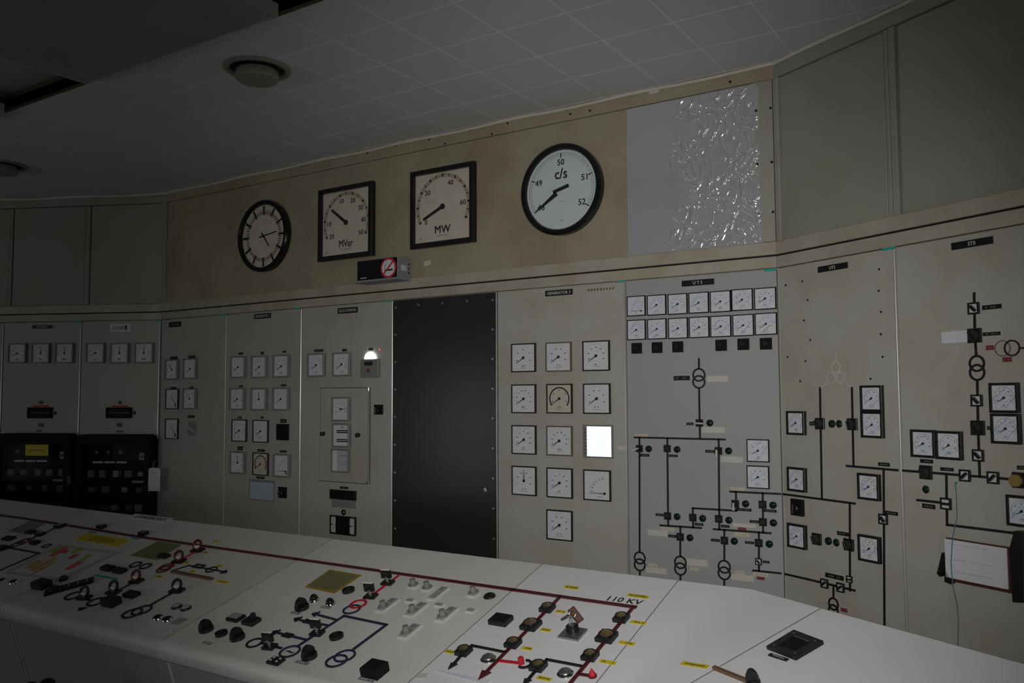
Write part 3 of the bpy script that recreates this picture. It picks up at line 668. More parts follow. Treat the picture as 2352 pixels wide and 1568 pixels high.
# square MVar and MW dials
def square_dial(q, Sx, label, marks, unit, needle, ticks):
    t = thing('square_dial', label, 'gauge', FM, (q[0], q[1]), group='square dials on the upper wall', z=-0.004)
    obj('bezel', cached(('sd_bezel', Sx), lambda: MB().frame(0, 0, Sx, Sx, 0.026, 0, 0.034, 0.003)), 'black', t)
    obj('dial', cached(('sd_dial', Sx), lambda: MB().slab(0, 0, Sx - 0.05, Sx - 0.05, 0, 0.014)), 'dial_cream', t)
    z = 0.014; r = Sx * 0.425
    obj('arc', MB().arc(0, 0, r, r - 0.022, 208, -28, 0.0003, 0.0009, 40), 'arc_tan', t, (0, 0, z))
    mb = MB()
    for k in range(ticks):
        a = math.radians(206 - 232 * k / (ticks - 1)); c, s = math.cos(a), math.sin(a); big = k % 2 == 0
        mb.bar(((r - 0.018) * c, (r - 0.018) * s), ((r - 0.002) * c, (r - 0.002) * s), 0.010 if big else 0.005, 0.0009, 0.0016)
    obj('tick_marks', mb, 'ink', t, (0, 0, z))
    for tx, a in marks:
        a = math.radians(a); lettering(t, tx, 0.028, ((r - 0.048) * math.cos(a), (r - 0.048) * math.sin(a), z + 0.001))
    lettering(t, unit, 0.042, (0, -Sx * 0.285, z + 0.001), 'ink', 0.11)
    lettering(t, 'MULTIPLY BY 2', 0.0085, (0, -Sx * 0.365, z + 0.001), 'ink_soft', 0.10)
    sp_ = MB(); R_ = random.Random(ticks)
    for k in range(10): sp_.slab(R_.uniform(-0.1, 0.1), R_.uniform(-0.11, 0.09), R_.uniform(0.003, 0.008), R_.uniform(0.003, 0.006), 0.0005, 0.0009)
    obj('speckle', sp_, 'arc_grey', t, (0, 0, z))
    obj('maker_mark', MB().slab(-Sx * 0.36, -Sx * 0.38, 0.016, 0.010, 0.0003, 0.0008), 'arc_tan', t, (0, 0, z))
    obj('needle', MB().bar((0, 0), (Sx * 0.335, 0), 0.018, 0.002, 0.005, 0.014).cyl(0, 0, 0.016, 0.001, 0.008, 16, 0.002), 'ink', t, (0, 0, z), math.radians(needle))
square_dial((-3.5602, 2.683, 0.4091, 0.4155), 0.437, 'square black-framed MVar dial left of the MW dial', [('20', 212), ('10', 178), ('10', 105), ('20', 67), ('30', 33), ('40', 1), ('50', -31)], 'MVar', 143, 15)
square_dial((-2.8377, 2.6888, 0.405, 0.4269), 0.437, 'square black-framed MW dial between the MVar dial and the round c/s dial', [('0', 213), ('20', 140), ('40', 67), ('60', 3)], 'MW', 204, 17)
# round frequency dial
q = (-2.0872, 2.6791, 0.4619, 0.4578)
t = thing('round_dial', 'large round black-rimmed c/s frequency dial on the upper wall', 'gauge', FM, (q[0], q[1]), z=-0.004)
R1 = 0.231
obj('rim', cached('clock_rim', None, True), 'black_gloss', t)
obj('dial', cached('cs_dial', lambda: MB().lathe([(R1 - 0.028, 0.0), (R1 - 0.028, 0.02), (0.0001, 0.02)], n=64), True), 'dial_cool', t)
AT = (213, 159, 90, 19, -33)
def AN(v):
    k = min(3, int(v - 48)); return AT[k] + (AT[k + 1] - AT[k]) * (v - 48 - k)
mb = MB().arc(0, 0, 0.186, 0.1845, 213, -33, 0, 0.0006, 50).arc(0, 0, 0.174, 0.173, 213, -33, 0, 0.0006, 50)
for k in range(41):
    a = math.radians(AN(48 + k * 0.1)); c, s = math.cos(a), math.sin(a); mb.bar((0.173 * c, 0.173 * s), (0.186 * c, 0.186 * s), 0.0012, 0, 0.0006)
obj('scale', mb, 'ink_soft', t, (0, 0, 0.0202))
for v in (48, 49, 50, 51, 52):
    a = math.radians(AN(v)); c, s = math.cos(a), math.sin(a)
    obj('tick_mark', MB().bar((0.162 * c, 0.162 * s), (0.187 * c, 0.187 * s), 0.005, 0, 0.001), 'ink', t, (0, 0, 0.0203))
    lettering(t, str(v), 0.030, (0.140 * c, 0.140 * s, 0.0212))
lettering(t, 'c/s', 0.052, (0.0, 0.082, 0.0212), 'ink', 0.07)
obj('needle', MB().bar((0.03, 0), (0.180, 0), 0.024, 0.001, 0.004, 0.005), 'ink', t, (0, 0, 0.0205), math.radians(AN(48)))
obj('counterweight', MB().bar((-0.045, -0.012), (0.045, 0.012), 0.017, 0.001, 0.004), 'ink', t, (0, 0.004, 0.0205))
obj('maker_mark', MB().slab(0, -0.155, 0.016, 0.006, 0, 0.0006).slab(0, -0.06, 0.024, 0.003, 0, 0.0006), 'arc_grey', t, (0, 0, 0.0202))
# no smoking box
s1, tb = (-3.0669, 2.3773)
w0 = (-3.2219, 2.3607, 0.3046, 0.123)
t = thing('sign_box', 'wall box with a no smoking sign on its black front', 'sign', FM, (s1 - w0[2] / 2, w0[1]), z=0.0)
bw, bh = w0[2], 0.118
obj('box', MB().slab(0, 0, bw, bh, 0.004, 0.118, 0.002), 'box_grey', t)
obj('front_screen', MB().slab(0.002, 0, bw - 0.012, bh - 0.008, 0.118, 0.121), 'black_gloss', t)
rx = bw / 2 - 0.064
roundel = obj('roundel', MB().cyl(rx, 0, 0.057, 0.121, 0.1225, 40), 'sign_red', t)
obj('roundel_field', MB().cyl(rx, 0, 0.046, 0.1225, 0.1232, 36), 'sign_white', roundel)
obj('cigarette', MB().slab(rx + 0.003, -0.012, 0.058, 0.010, 0.1232, 0.1238), 'ink', roundel)
obj('smoke', MB().tube([(rx - 0.026, 0.000, 0.1236), (rx - 0.024, 0.012, 0.1236), (rx - 0.014, 0.018, 0.1236), (rx - 0.012, 0.030, 0.1236)], 0.0018), 'ink_soft', roundel)
obj('slash', MB().bar((rx - 0.036, -0.036), (rx + 0.036, 0.036), 0.010, 0.1238, 0.1245), 'sign_red', roundel)
obj('maker_mark', MB().slab(-bw / 2 + 0.055, -0.043, 0.046, 0.005, 0.121, 0.1215), 'engraved_white', t)
obj('bottom_lip', MB().slab(0, -bh / 2 - 0.004, bw + 0.01, 0.008, 0.0, 0.128), 'box_grey', t)
sp = obj('side_label', MB().slab(0, 0, 0.002, 0.03, 0.045, 0.09), 'engraved_white', t, (bw / 2, 0.0, 0))
for k in range(3): obj('side_slot', MB().slab(bw / 2 + 0.0005, 0.025 - k * 0.024, 0.002, 0.012, 0.018, 0.026), 'black', t)
# crumpled film over a board
q = (-1.4093, 2.6797, 0.6377, 0.7321)
fw_, fh_ = q[2] - 0.002, 0.71
t = thing('film_sheet', 'grey board under crumpled shiny film at the right of the upper wall', 'board', FM, (q[0], 2.668))
NX, NY = 260, 300
vs = []; fs = []
for j in range(NY + 1):
    for i in range(NX + 1):
        x = -fw_ / 2 + fw_ * i / NX; y = -fh_ / 2 + fh_ * j / NY
        m_ = max(0.0, min(1.0, ((x / fw_ + 0.5) - 0.34 + 0.10 * noise.noise(Vector((y * 7, 1.3, 4.1)))) / 0.10))
        e = min(1.0, (fw_ / 2 - abs(x)) / 0.012, (fh_ / 2 - abs(y)) / 0.012)
        p = Vector((x * 15.0, y * 12.0, 0.7)); wv = Vector((noise.noise(p * 0.9 + Vector((5, 2, 1))), noise.noise(p * 0.9 + Vector((1, 7, 3))), 0)) * 1.1
        n1 = abs(noise.noise(p + wv)); n2 = abs(noise.noise(p * 1.9 + wv * 1.5 + Vector((9, 9, 2))))
        h = 0.0056 * max(0, 1 - 6.5 * n1) + 0.0032 * max(0, 1 - 5.5 * n2) + 0.0008 * noise.noise(p * 4)
        lo = max(0.0, 1.0 - abs((y + fh_ * 0.42)) / 0.07) * max(0.0, 1 - abs(x + 0.04) / 0.12)
        h *= (1 + 1.2 * lo)
        vs.append((x, y, 0.006 + m_ * e * h))
for j in range(NY):
    for i in range(NX):
        a = j * (NX + 1) + i; fs.append((a, a + 1, a + NX + 2, a + NX + 1))
me = bpy.data.meshes.new('film'); me.from_pydata(vs, [], fs); me.polygons.foreach_set('use_smooth', [True] * len(fs)); me.update()
obj('film', me, 'crumpled_film', t)
obj('backing', MB().slab(0, 0, fw_ + 0.004, fh_ + 0.004, -0.004, 0.004), 'panel_grey', t)

# ================================================================ switches, lamps and tags on the panels
def rot_switch(fr, at, S, label, group, handle=None, rot=0.0):
    o = thing('rotary_switch', label, 'switch', fr, at, rot, group); S = round(S, 3)
    cpart(o, 'base_plate', (S,), lambda: MB().slab(0, 0, S, S, 0, 0.008, 0.0015), 'black')
    cpart(o, 'knob', (S,), lambda: MB().lathe([(S * 0.36, 0.008), (S * 0.36, 0.016), (S * 0.26, 0.024), (0.0001, 0.024)], n=18), 'knob_dark' if handle is None else 'black', sm=True)
    if handle is None: cpart(o, 'grip', (S,), lambda: MB().slab(0, 0, S * 0.16, S * 0.62, 0.02, 0.032, 0.002), 'black', rot=0.5)
    else: cpart(o, 'handle', (S,), lambda: MB().slab(-S * 0.3, 0, S * 1.0, S * 0.20, 0.022, 0.036, 0.002), 'pearl', rot=handle)
    return o
def selector(fr, at, S, label, group, diag=45.0, face='plate_white'):
    o = thing('selector_switch', label, 'switch', fr, at, 0, group); S = round(S, 3)
    cpart(o, 'frame', (S,), lambda: MB().frame(0, 0, S, S, S * 0.14, 0, 0.009, 0.001), 'black')
    cpart(o, 'face', (S,), lambda: MB().slab(0, 0, S * 0.74, S * 0.74, 0, 0.005), face)
    cpart(o, 'pointer', (S,), lambda: MB().slab(0, 0, S * 0.62, S * 0.2, 0.005, 0.018, 0.002), 'black', rot=math.radians(diag))
    return o
def ind_lamp(fr, at, r, label, group, lens='lens_green', bez='black'):
    o = thing('indicator_lamp', label, 'lamp', fr, at, 0, group); r = round(r, 4)
    cpart(o, 'bezel', (r,), lambda: MB().ring(0, 0, r, r * 0.8, 0, 0.006), bez, sm=True)
    cpart(o, 'lens', (r,), lambda: MB().dome(0, 0, r * 0.82, 0.002, r * 0.45), lens, sm=True)
    return o
def black_switch(fr, rect, label, group=None, knob=True):
    s, t, w, h = rect
    o = thing('control_switch', label, 'switch', fr, (s, t), 0, group)
    obj('base_plate', MB().slab(0, 0, w, h, 0, 0.014, 0.002), 'black_matt', o)
    if knob: obj('knob', MB().cyl(0, -h * 0.05, min(w, h) * 0.3, 0.014, 0.03, 18, 0.003), 'black', o); obj('grip', MB().slab(0, -h * 0.05, min(w, h) * 0.14, min(w, h) * 0.62, 0.028, 0.04, 0.002), 'black', o, (0, 0, 0), 0.0)
    return o
def tagp(parent, rect, material='black', seed=1, ink=None, h=None, name='tag_plate'):
    return plate(parent, sized(rect, None, h), None, material, ink or ('engraved_white' if material in ('black', 'red_tag') else 'arc_tan'), name, th=0.002, seed=seed)
def line(parent, pts, w=0.0085, material='dark_line', name='mimic_line', z=0.003):
    for a, b in zip(pts[:-1], pts[1:]):
        cx, cy = (a[0] + b[0]) / 2, (a[1] + b[1]) / 2
        d = Vector((b[0] - a[0], b[1] - a[1])); L_ = d.length; e = d / L_ * (w / 2)
        obj(name, MB().bar((-d.x / 2 - e.x, -d.y / 2 - e.y), (d.x / 2 + e.x, d.y / 2 + e.y), w, 0, z), material, parent, (cx - parent['_s'], cy, 0))
def rings(parent, cs, r, w=0.0075, material='dark_line', z=0.003):
    for k, c in enumerate(cs): cpart(parent, 'transformer_ring', (r, w, z), lambda: MB().ring(0, 0, r, r - w, 0, z, 32), material, (c[0] - parent['_s'], c[1], 0.0004 * k), sm=True)
# ---- GENERATOR 2 and neighbours: small black tags
for k, r in enumerate(((-5.1883, 1.9219, 0.0798, 0.0194), (-4.9932, 1.924, 0.0737, 0.0193), (-5.1866, 1.7146, 0.0646, 0.015), (-4.9887, 1.7151, 0.0418, 0.0133), (-4.9892, 1.5183, 0.0728, 0.0176))): tagp(p_tie, r, seed=k)
tagp(p_tie, (-5.186, 1.733, 0.0622, 0.0175), 'plate_white', 2)
for k, r in enumerate(((-4.493, 1.9317, 0.0466, 0.0142), (-4.2894, 1.9274, 0.031, 0.0156), (-4.0867, 1.9301, 0.0309, 0.0136), (-4.4881, 1.719, 0.038, 0.0127), (-4.0883, 1.7212, 0.0468, 0.0135), (-4.494, 1.5173, 0.0338, 0.014), (-4.2811, 1.5194, 0.0308, 0.0137), (-4.486, 1.3196, 0.0521, 0.0251), (-4.2871, 1.3118, 0.0695, 0.0153), (-4.0856, 1.3122, 0.0578, 0.0142), (-4.2891, 1.1414, 0.0722, 0.015), (-4.087, 1.4998, 0.0541, 0.0242))): tagp(p_g2, r, seed=k)
for k, r in enumerate(((-3.7869, 1.9277, 0.0772, 0.0148), (-3.5747, 1.9233, 0.0355, 0.0147), (-3.3672, 1.9218, 0.0336, 0.0139))): tagp(p_com, r, seed=k)
c = (-4.978, 1.4376)
o = thing('rotary_switch', 'round grey switch with a pale bar on the narrow corner panel', 'switch', FM, c)
obj('base_plate', MB().cyl(0, 0, 0.049, 0, 0.008, 28, 0.002), 'module_dark', o); obj('handle', MB().slab(0, 0, 0.098, 0.013, 0.008, 0.024, 0.002), 'pale_blue', o, (0, 0, 0), math.radians(-25))
black_switch(FM, (-4.0877, 1.4314, 0.1018, 0.0997), 'plain black square unit in the third row of GENERATOR 2', knob=False)
black_switch(FM, (-4.0829, 1.0608, 0.0665, 0.0665), 'black switch beside the pale blue window of GENERATOR 2')
r = (-4.2741, 1.063, 0.223, 0.1232)
t = thing('panel_window', 'pale blue window at the bottom of the GENERATOR 2 panel', 'panel window', FM, (r[0], r[1]))
obj('frame', MB().frame(0, 0, r[2] + 0.008, r[3] + 0.006, 0.006, 0, 0.006, 0.001), 'bezel_grey', t); obj('pane', MB().slab(0, 0, r[2], r[3], 0, 0.003), 'pale_blue', t)
obj('head_shade', MB().slab(0, r[3] / 2 - 0.007, r[2] - 0.004, 0.010, 0.003, 0.0045), 'module_dark', t)  # dark strip laid on the pane as shade below the frame top
# ---- G2-GI COMMON
r = (-3.3611, 1.8097, 0.1339, 0.1066)
t = thing('alarm_unit', 'grey alarm unit with white window glare on a half disc on top', 'alarm', FM, (r[0], r[1]))
obj('box', MB().slab(0, 0, r[2], r[3], 0, 0.022, 0.002), 'bezel_grey', t)
mb = MB().prism([(0.042 * math.cos(a), 0.042 * math.sin(a)) for a in [PI * k / 16 for k in range(17)]], 0, 0.012)
obj('glare_disc', mb, 'glare_white', t, (-0.005, r[3] / 2 + 0.002, 0.0)); obj('label_strip', MB().slab(-0.005, 0.028, 0.060, 0.022, 0.022, 0.0235), 'black', t); obj('push_button', MB().slab(-0.005, -0.012, 0.020, 0.018, 0.022, 0.028, 0.002), 'red_tag', t)  # half disc glows to stand for a window mirrored in it
obj('warning_light', MB().dome(r[2] / 2 - 0.006, r[3] / 2 + 0.055, 0.005, 0.0, 0.004, 10, 3), 'led_red', t)
r = (-3.5691, 1.4244, 0.3962, 0.5494)
t = thing('instrument_door', 'flush door with three instruments on the G2-GI COMMON panel', 'door', FM, (r[0], r[1])); t['_s'] = 0
obj('leaf', MB().slab(0, 0, r[2], r[3], 0, 0.004, 0.001), 'panel_paint', t); obj('edge_gap', MB().frame(0, 0, r[2] + 0.006, r[3] + 0.006, 0.003, 0, 0.002), 'black_matt', t)
obj('hinge_rod', MB().slab(r[2] / 2 - 0.004, 0, 0.007, r[3] - 0.02, 0.004, 0.014, 0.002), 'module_dark', t)
for sy in (-1, 1): obj('hinge_cap', MB().slab(r[2] / 2 - 0.004, sy * (r[3] / 2 - 0.008), 0.014, 0.020, 0.004, 0.018, 0.002), 'chrome', t)
for at in ((-3.7369, 1.428), (-3.4542, 1.4257)): obj('knob', cached('door_knob', lambda: MB().cyl(0, 0, 0.013, 0, 0.022, 16, 0.003)), 'black', t, (at[0] - r[0], at[1] - r[1], 0.004))
kk = ((-3.5864, 1.5756, 0.1423, 0.1523), (-3.5823, 1.4224, 0.137, 0.1465), (-3.5877, 1.2747, 0.1397, 0.141))
o = meter(FM, kk[0], 'upper instrument with a level needle in the COMMON panel door', 'instruments of the COMMON panel door', style='grey', needle=2, size=0.142, seed=2); o.location.y -= 0.004
t = thing('panel_meter', 'middle HZ instrument with black bars in the COMMON panel door', 'meter', FM, (kk[1][0], kk[1][1]), group='instruments of the COMMON panel door', z=0.004)
obj('bezel', MB().frame(0, 0, 0.140, 0.140, 0.0095, 0, 0.022, 0.0018), 'bezel_grey', t); obj('dial', MB().slab(0, 0, 0.122, 0.122, 0, 0.012), 'dial_white', t)
for y_ in (0.022, -0.030): obj('reed_window', MB().slab(0.008, y_, 0.086, 0.018, 0.012, 0.013), 'black', t); obj('reed_row', MB().slab(0.008, y_, 0.080, 0.004, 0.013, 0.0134), 'dial_white', t)
lettering(t, 'HZ', 0.012, (0.008, 0.048, 0.0125))
t = thing('panel_meter', 'lower white strip recorder in the COMMON panel door', 'meter', FM, (kk[2][0], kk[2][1]), group='instruments of the COMMON panel door', z=0.004)
obj('bezel', MB().frame(0, 0, 0.140, 0.136, 0.008, 0, 0.022, 0.0018), 'bezel_grey', t); obj('chart', MB().slab(0.016, 0, 0.090, 0.120, 0, 0.010), 'paper_grey', t); obj('scale_strip', MB().slab(-0.046, 0, 0.034, 0.120, 0, 0.012), 'dial_white', t)
obj('trace', dashes(dashes(MB(), 0.02, 0.03, 0.07, 0.005, 5, 0.010, 0.0105, 2), 0.02, -0.02, 0.06, 0.004, 4, 0.010, 0.0105, 4), 'ink_soft', t)
black_switch(FM, (-3.301, 1.5743, 0.0583, 0.0561), 'black switch right of the COMMON panel door')
r = (-3.5726, 1.0766, 0.2021, 0.0542)
t = thing('alarm_display', 'black display with a grey flap under the COMMON panel door', 'display', FM, (r[0], r[1]))
obj('screen', MB().slab(0, 0, r[2], r[3], 0, 0.016, 0.002), 'black_gloss', t); obj('flap', MB().slab(0.004, -r[3] / 2 - 0.024, r[2] - 0.01, 0.046, 0, 0.006, 0.001), 'module_dark', t)
tagp(p_com, (-3.5699, 1.1171, 0.066, 0.0139), seed=4)
o = thing('push_button', 'round black button low on the COMMON panel', 'button', FM, (-3.57, 0.9752)); obj('collar', MB().ring(0, 0, 0.016, 0.011, 0, 0.006), 'black', o); obj('cap', MB().cyl(0, 0, 0.0112, 0, 0.012, 16, 0.002), 'black_gloss', o)
r = (-3.5707, 0.9001, 0.2016, 0.1079)
t = thing('key_unit', 'black unit with white side keys at the bottom of the COMMON panel', 'control unit', FM, (r[0], r[1]))
obj('case', MB().frame(0, 0, r[2], r[3], 0.006, 0, 0.014, 0.001), 'black', t); obj('screen', MB().slab(0, 0, r[2] * 0.54, r[3] - 0.01, 0, 0.012), 'black_matt', t)
for sx in (-1, 1):
    for k in (-1, 1): obj('key', MB().slab(sx * r[2] * 0.37, k * r[3] * 0.22, r[2] * 0.17, r[3] * 0.36, 0, 0.012, 0.001), 'plate_white', t)
# ---- UT 3 mimic
P = p_u3
line(P, [(-1.3888, 1.8119), (-1.3892, 1.7686)]); rings(P, [(-1.3902, 1.7397), (-1.3908, 1.7081)], 0.031)
line(P, [(-1.3904, 1.6763), (-1.3905, 1.4574)]); line(P, [(-1.7107, 1.4521), (-1.2761, 1.4523)])
line(P, [(-1.6863, 1.4507), (-1.6932, 0.9229)]); line(P, [(-1.5472, 1.4498), (-1.5497, 1.058)]); line(P, [(-1.3039, 1.4516), (-1.309, 1.0576)])
line(P, [(-1.2553, 1.2254), (-1.0393, 1.2275)]); line(P, [(-1.231, 1.2239), (-1.2308, 1.1438), (-1.4303, 1.1418), (-1.4299, 1.0576)])
line(P, [(-1.1135, 1.2269), (-1.1138, 1.1749), (-1.1155, 1.0601)]); line(P, [(-1.587, 1.0532), (-1.3942, 1.0565)]); line(P, [(-1.3347, 1.0563), (-1.0839, 1.059)])
line(P, [(-1.4909, 1.0528), (-1.4937, 0.9222)]); line(P, [(-1.2864, 1.0556), (-1.2891, 0.9231)]); line(P, [(-1.1336, 1.0586), (-1.1373, 0.8966)]); line(P, [(-1.1626, 0.894), (-1.0455, 0.8945)])
for a, b, e in (((-1.6932, 0.8956), (-1.6937, 0.8642), (-1.6946, 0.8071)), ((-1.4938, 0.895), (-1.4943, 0.8659), (-1.4953, 0.8096)), ((-1.2903, 0.8966), (-1.2909, 0.8682), (-1.292, 0.8136))):
    rings(P, [a, b], 0.030); line(P, [(b[0], b[1] - 0.030), e])
U3S = 'square rotary switches of the UT 3 mimic'; U3L = 'dark green lamps of the UT 3 mimic'
us = [((-1.3913, 1.5236), (-1.3425, 1.5243), 'at the top of the UT 3 mimic', PI * 0.98), ((-1.687, 1.4006), (-1.6395, 1.4004), 'at the far left of the UT 3 upper busbar', PI * 0.12), ((-1.5479, 1.4047), (-1.4999, 1.4019), 'second from the left under the UT 3 upper busbar', None), ((-1.3057, 1.4016), (-1.2594, 1.403), 'at the right end of the UT 3 upper busbar', PI * 0.5),
      ((-1.5511, 1.0983), (-1.5053, 1.0986), 'at the left of the UT 3 lower switch row', None), ((-1.4301, 1.1001), (-1.3842, 1.0996), 'second from the left in the UT 3 lower switch row', None), ((-1.3103, 1.1031), (-1.2646, 1.1008), 'third from the left in the UT 3 lower switch row', None), ((-1.2344, 1.1737), (-1.1886, 1.1766), 'under the left end of the UT 3 right busbar', PI * 0.5),
      ((-1.1147, 1.1778), (-1.0699, 1.1783), 'under the right end of the UT 3 right busbar', None), ((-1.1149, 1.1037), (-1.07, 1.1038), 'at the right of the UT 3 lower switch row', None), ((-1.4917, 1.0091), (-1.4457, 1.0091), 'above the middle transformer symbol of UT 3', None), ((-1.2865, 1.0107), (-1.242, 1.0116), 'above the right transformer symbol of UT 3', None), ((-1.1352, 1.0137), (-1.0896, 1.0129), 'above the small white selector of UT 3', None)]
for sw, lp, ds, hd in us:
    rot_switch(FM, sw, 0.0325, ('pale-handled switch ' if hd is not None else 'square black switch ') + ds, U3S, hd)
    ind_lamp(FM, lp, 0.0155, 'green lamp of the switch ' + ds, U3L)
selector(FM, (-1.137, 0.9345), 0.028, 'small white selector at the lower right of UT 3', None, -45)
for k, r in enumerate(((-1.4367, 1.5191, 0.0331, 0.0118), (-1.6606, 1.3702, 0.0451, 0.0127), (-1.5202, 1.3723, 0.0438, 0.0113), (-1.3451, 1.3981, 0.0443, 0.0124), (-1.591, 1.1006, 0.0399, 0.0115), (-1.4028, 1.072, 0.0405, 0.012), (-1.2826, 1.0726, 0.0392, 0.0121), (-1.1957, 1.1504, 0.0642, 0.0122), (-1.0831, 1.1533, 0.0547, 0.0118), (-1.1533, 1.1026, 0.0397, 0.0114), (-1.5306, 1.009, 0.0399, 0.0125), (-1.3287, 1.0081, 0.0402, 0.012), (-1.1762, 1.011, 0.0399, 0.0108), (-1.1057, 0.9355, 0.0293, 0.0105), (-1.4727, 1.7266, 0.0777, 0.0199))): tagp(P, r, seed=k)
for k, r in enumerate(((-1.6774, 1.4626, 0.0663, 0.0138), (-1.2231, 1.2386, 0.0629, 0.0146), (-1.5534, 1.0388, 0.0677, 0.0163), (-1.2078, 1.0425, 0.0639, 0.0167), (-1.63, 0.8694, 0.0452, 0.0148), (-1.4275, 0.8716, 0.0417, 0.014), (-1.221, 0.8777, 0.0428, 0.0136), (-1.1299, 0.8791, 0.0651, 0.0164))): tagp(P, r, 'ivory_tag', k)
for k, r in enumerate(((-1.3289, 1.4935, 0.1055, 0.0271), (-1.2455, 1.3654, 0.0982, 0.0266), (-1.6027, 1.0169, 0.0994, 0.0267), (-1.4148, 0.9012, 0.0958, 0.0304), (-1.1977, 1.0826, 0.1001, 0.0172), (-1.6122, 0.8459, 0.1011, 0.0272), (-1.2098, 0.8571, 0.0991, 0.0272), (-1.3042, 1.7206, 0.0971, 0.0272))): tagp(P, r, 'masking_tape', None, name='masking_tape')
tagp(p_g3, (-1.7779, 1.3996, 0.0386, 0.0211), 'masking_tape', None, name='masking_tape')
for k, r in enumerate(((-1.2074, 1.0671, 0.0366, 0.0122), (-1.1309, 0.8638, 0.0347, 0.0122))): tagp(P, r, 'red_tag', k)
for k, r in enumerate(((-1.6922, 1.87, 0.0514, 0.0504), (-1.5892, 1.8696, 0.0511, 0.0497), (-1.4874, 1.8696, 0.0518, 0.05), (-1.2829, 1.8697, 0.0509, 0.0496), (-1.1825, 1.8705, 0.0494, 0.0479), (-1.0836, 1.8692, 0.049, 0.0481))):
    o = thing('selector_switch', '%s black square switch under the UT 3 meter rows' % ['first', 'second', 'third', 'fourth', 'fifth', 'last'][k], 'switch', FM, (r[0], r[1]), 0, 'black square switches under the UT 3 meters')
    cpart(o, 'base_plate', (1,), lambda: MB().slab(0, 0, 0.050, 0.050, 0, 0.012, 0.002), 'black_matt'); cpart(o, 'knob', (1,), lambda: MB().cyl(0, 0, 0.013, 0.012, 0.022, 16, 0.003), 'black', sm=True)
# ---- UT2 mimic
P = p_u2
line(P, [(0.2161, 1.6749), (0.2106, 1.2279)]); line(P, [(0.3742, 1.6733), (0.3707, 1.3724)]); line(P, [(0.3389, 1.3702), (0.5673, 1.3702)]); line(P, [(0.004, (-0.004, 1.2278)[1]), (0.3716, 1.2279)])
line(P, [(0.3479, 1.227), (0.3368, 0.8915)]); line(P, [(0.5076, 1.3698), (0.489, 0.7701)]); line(P, [(0.004, (-0.015, 0.8938)[1]), (0.1906, 0.8951), (0.3581, 0.8948)]); line(P, [(0.2569, 0.8946), (0.2551, 0.8451)])
rings(P, [(0.2543, 0.822), (0.2534, 0.7956)], 0.026); rings(P, [(0.2982, 1.7563), (0.2729, 1.7153), (0.3204, 1.716)], 0.024, 0.006, 'ghost_paint', 0.0006)
line(P, [(0.2161, 1.6749), (0.2479, 1.6921)], 0.006, 'ghost_paint', 'paint_ghost', 0.0006); line(P, [(0.3742, 1.6733), (0.3449, 1.6924)], 0.006, 'ghost_paint', 'paint_ghost', 0.0006); line(P, [(0.299, 1.778), (0.298, 1.811)], 0.006, 'ghost_paint', 'paint_ghost', 0.0006)
U2S = 'square switches of UT2'
rot_switch(FR, (0.212, 1.5312), 0.046, 'left square switch of the upper pair on UT2', U2S); rot_switch(FR, (0.372, 1.533), 0.046, 'right square switch of the upper pair on UT2', U2S)
rot_switch(FR, (0.1801, 1.0649), 0.046, 'left square switch of the lower pair on UT2', U2S); rot_switch(FR, (0.339, 1.066), 0.046, 'right square switch of the lower pair on UT2', U2S)
U2L = 'round green lamps between the UT2 switches'
for at, ds in (((0.2729, 1.5321), 'left green lamp of the upper UT2 pair'), ((0.3108, 1.5331), 'right green lamp of the upper UT2 pair'), ((0.2391, 1.0657), 'left green lamp of the lower UT2 pair'), ((0.2801, 1.0657), 'right green lamp of the lower UT2 pair')): ind_lamp(FR, at, 0.0155, ds, U2L, bez='chrome' if 'right' in ds else 'black')
black_switch(FR, (0.0843, 1.1813, 0.0653, 0.0675), 'tall black switch under the middle left meter of UT2')
U2W = 'white-faced selectors of UT2'
selector(FR, (0.214, 0.8945), 0.036, 'left selector of the pair over the UT2 bottom transformer symbol', U2W, 40, 'pale_blue'); selector(FR, (0.2931, 0.8936), 0.036, 'right selector of the pair over the UT2 bottom transformer symbol', U2W, 40, 'pale_blue')
selector(FR, (0.3373, 0.9337), 0.026, 'smallest white selector of UT2', U2W, 0); selector(FR, (0.5006, 1.1842), 0.038, 'white selector on the long right line of UT2', U2W, -45)
for k, r in enumerate(((0.1671, 1.5303, 0.0239, 0.0157), (0.3109, 1.104, 0.0592, 0.0152), (0.2619, 0.93, 0.0908, 0.0179), (0.5092, 1.3873, 0.0505, 0.0138), (0.535, 1.2102, 0.0563, 0.0134))): tagp(P, r, seed=k)
tagp(P, (0.3047, 0.8088, 0.0308, 0.0143), 'red_tag', 1)
for at in [(0.0443, 2.1149), (0.1374, 2.121), (0.1629, 2.0389), (0.1404, 1.9564), (0.1716, 1.8736), (0.0458, 1.8083), (0.1426, 1.7875), (0.112, 1.7051), (0.5151, 2.121), (0.5104, 2.0396), (0.5172, 1.9587), (0.514, 1.8748), (0.5184, 1.7894), (0.4612, 1.7079)]: obj('screw_hole', cached('screw_hole', lambda: MB().cyl(0, 0, 0.0045, 0, 0.0015, 8)), 'black', P, (at[0] - P['_s'], at[1], 0))
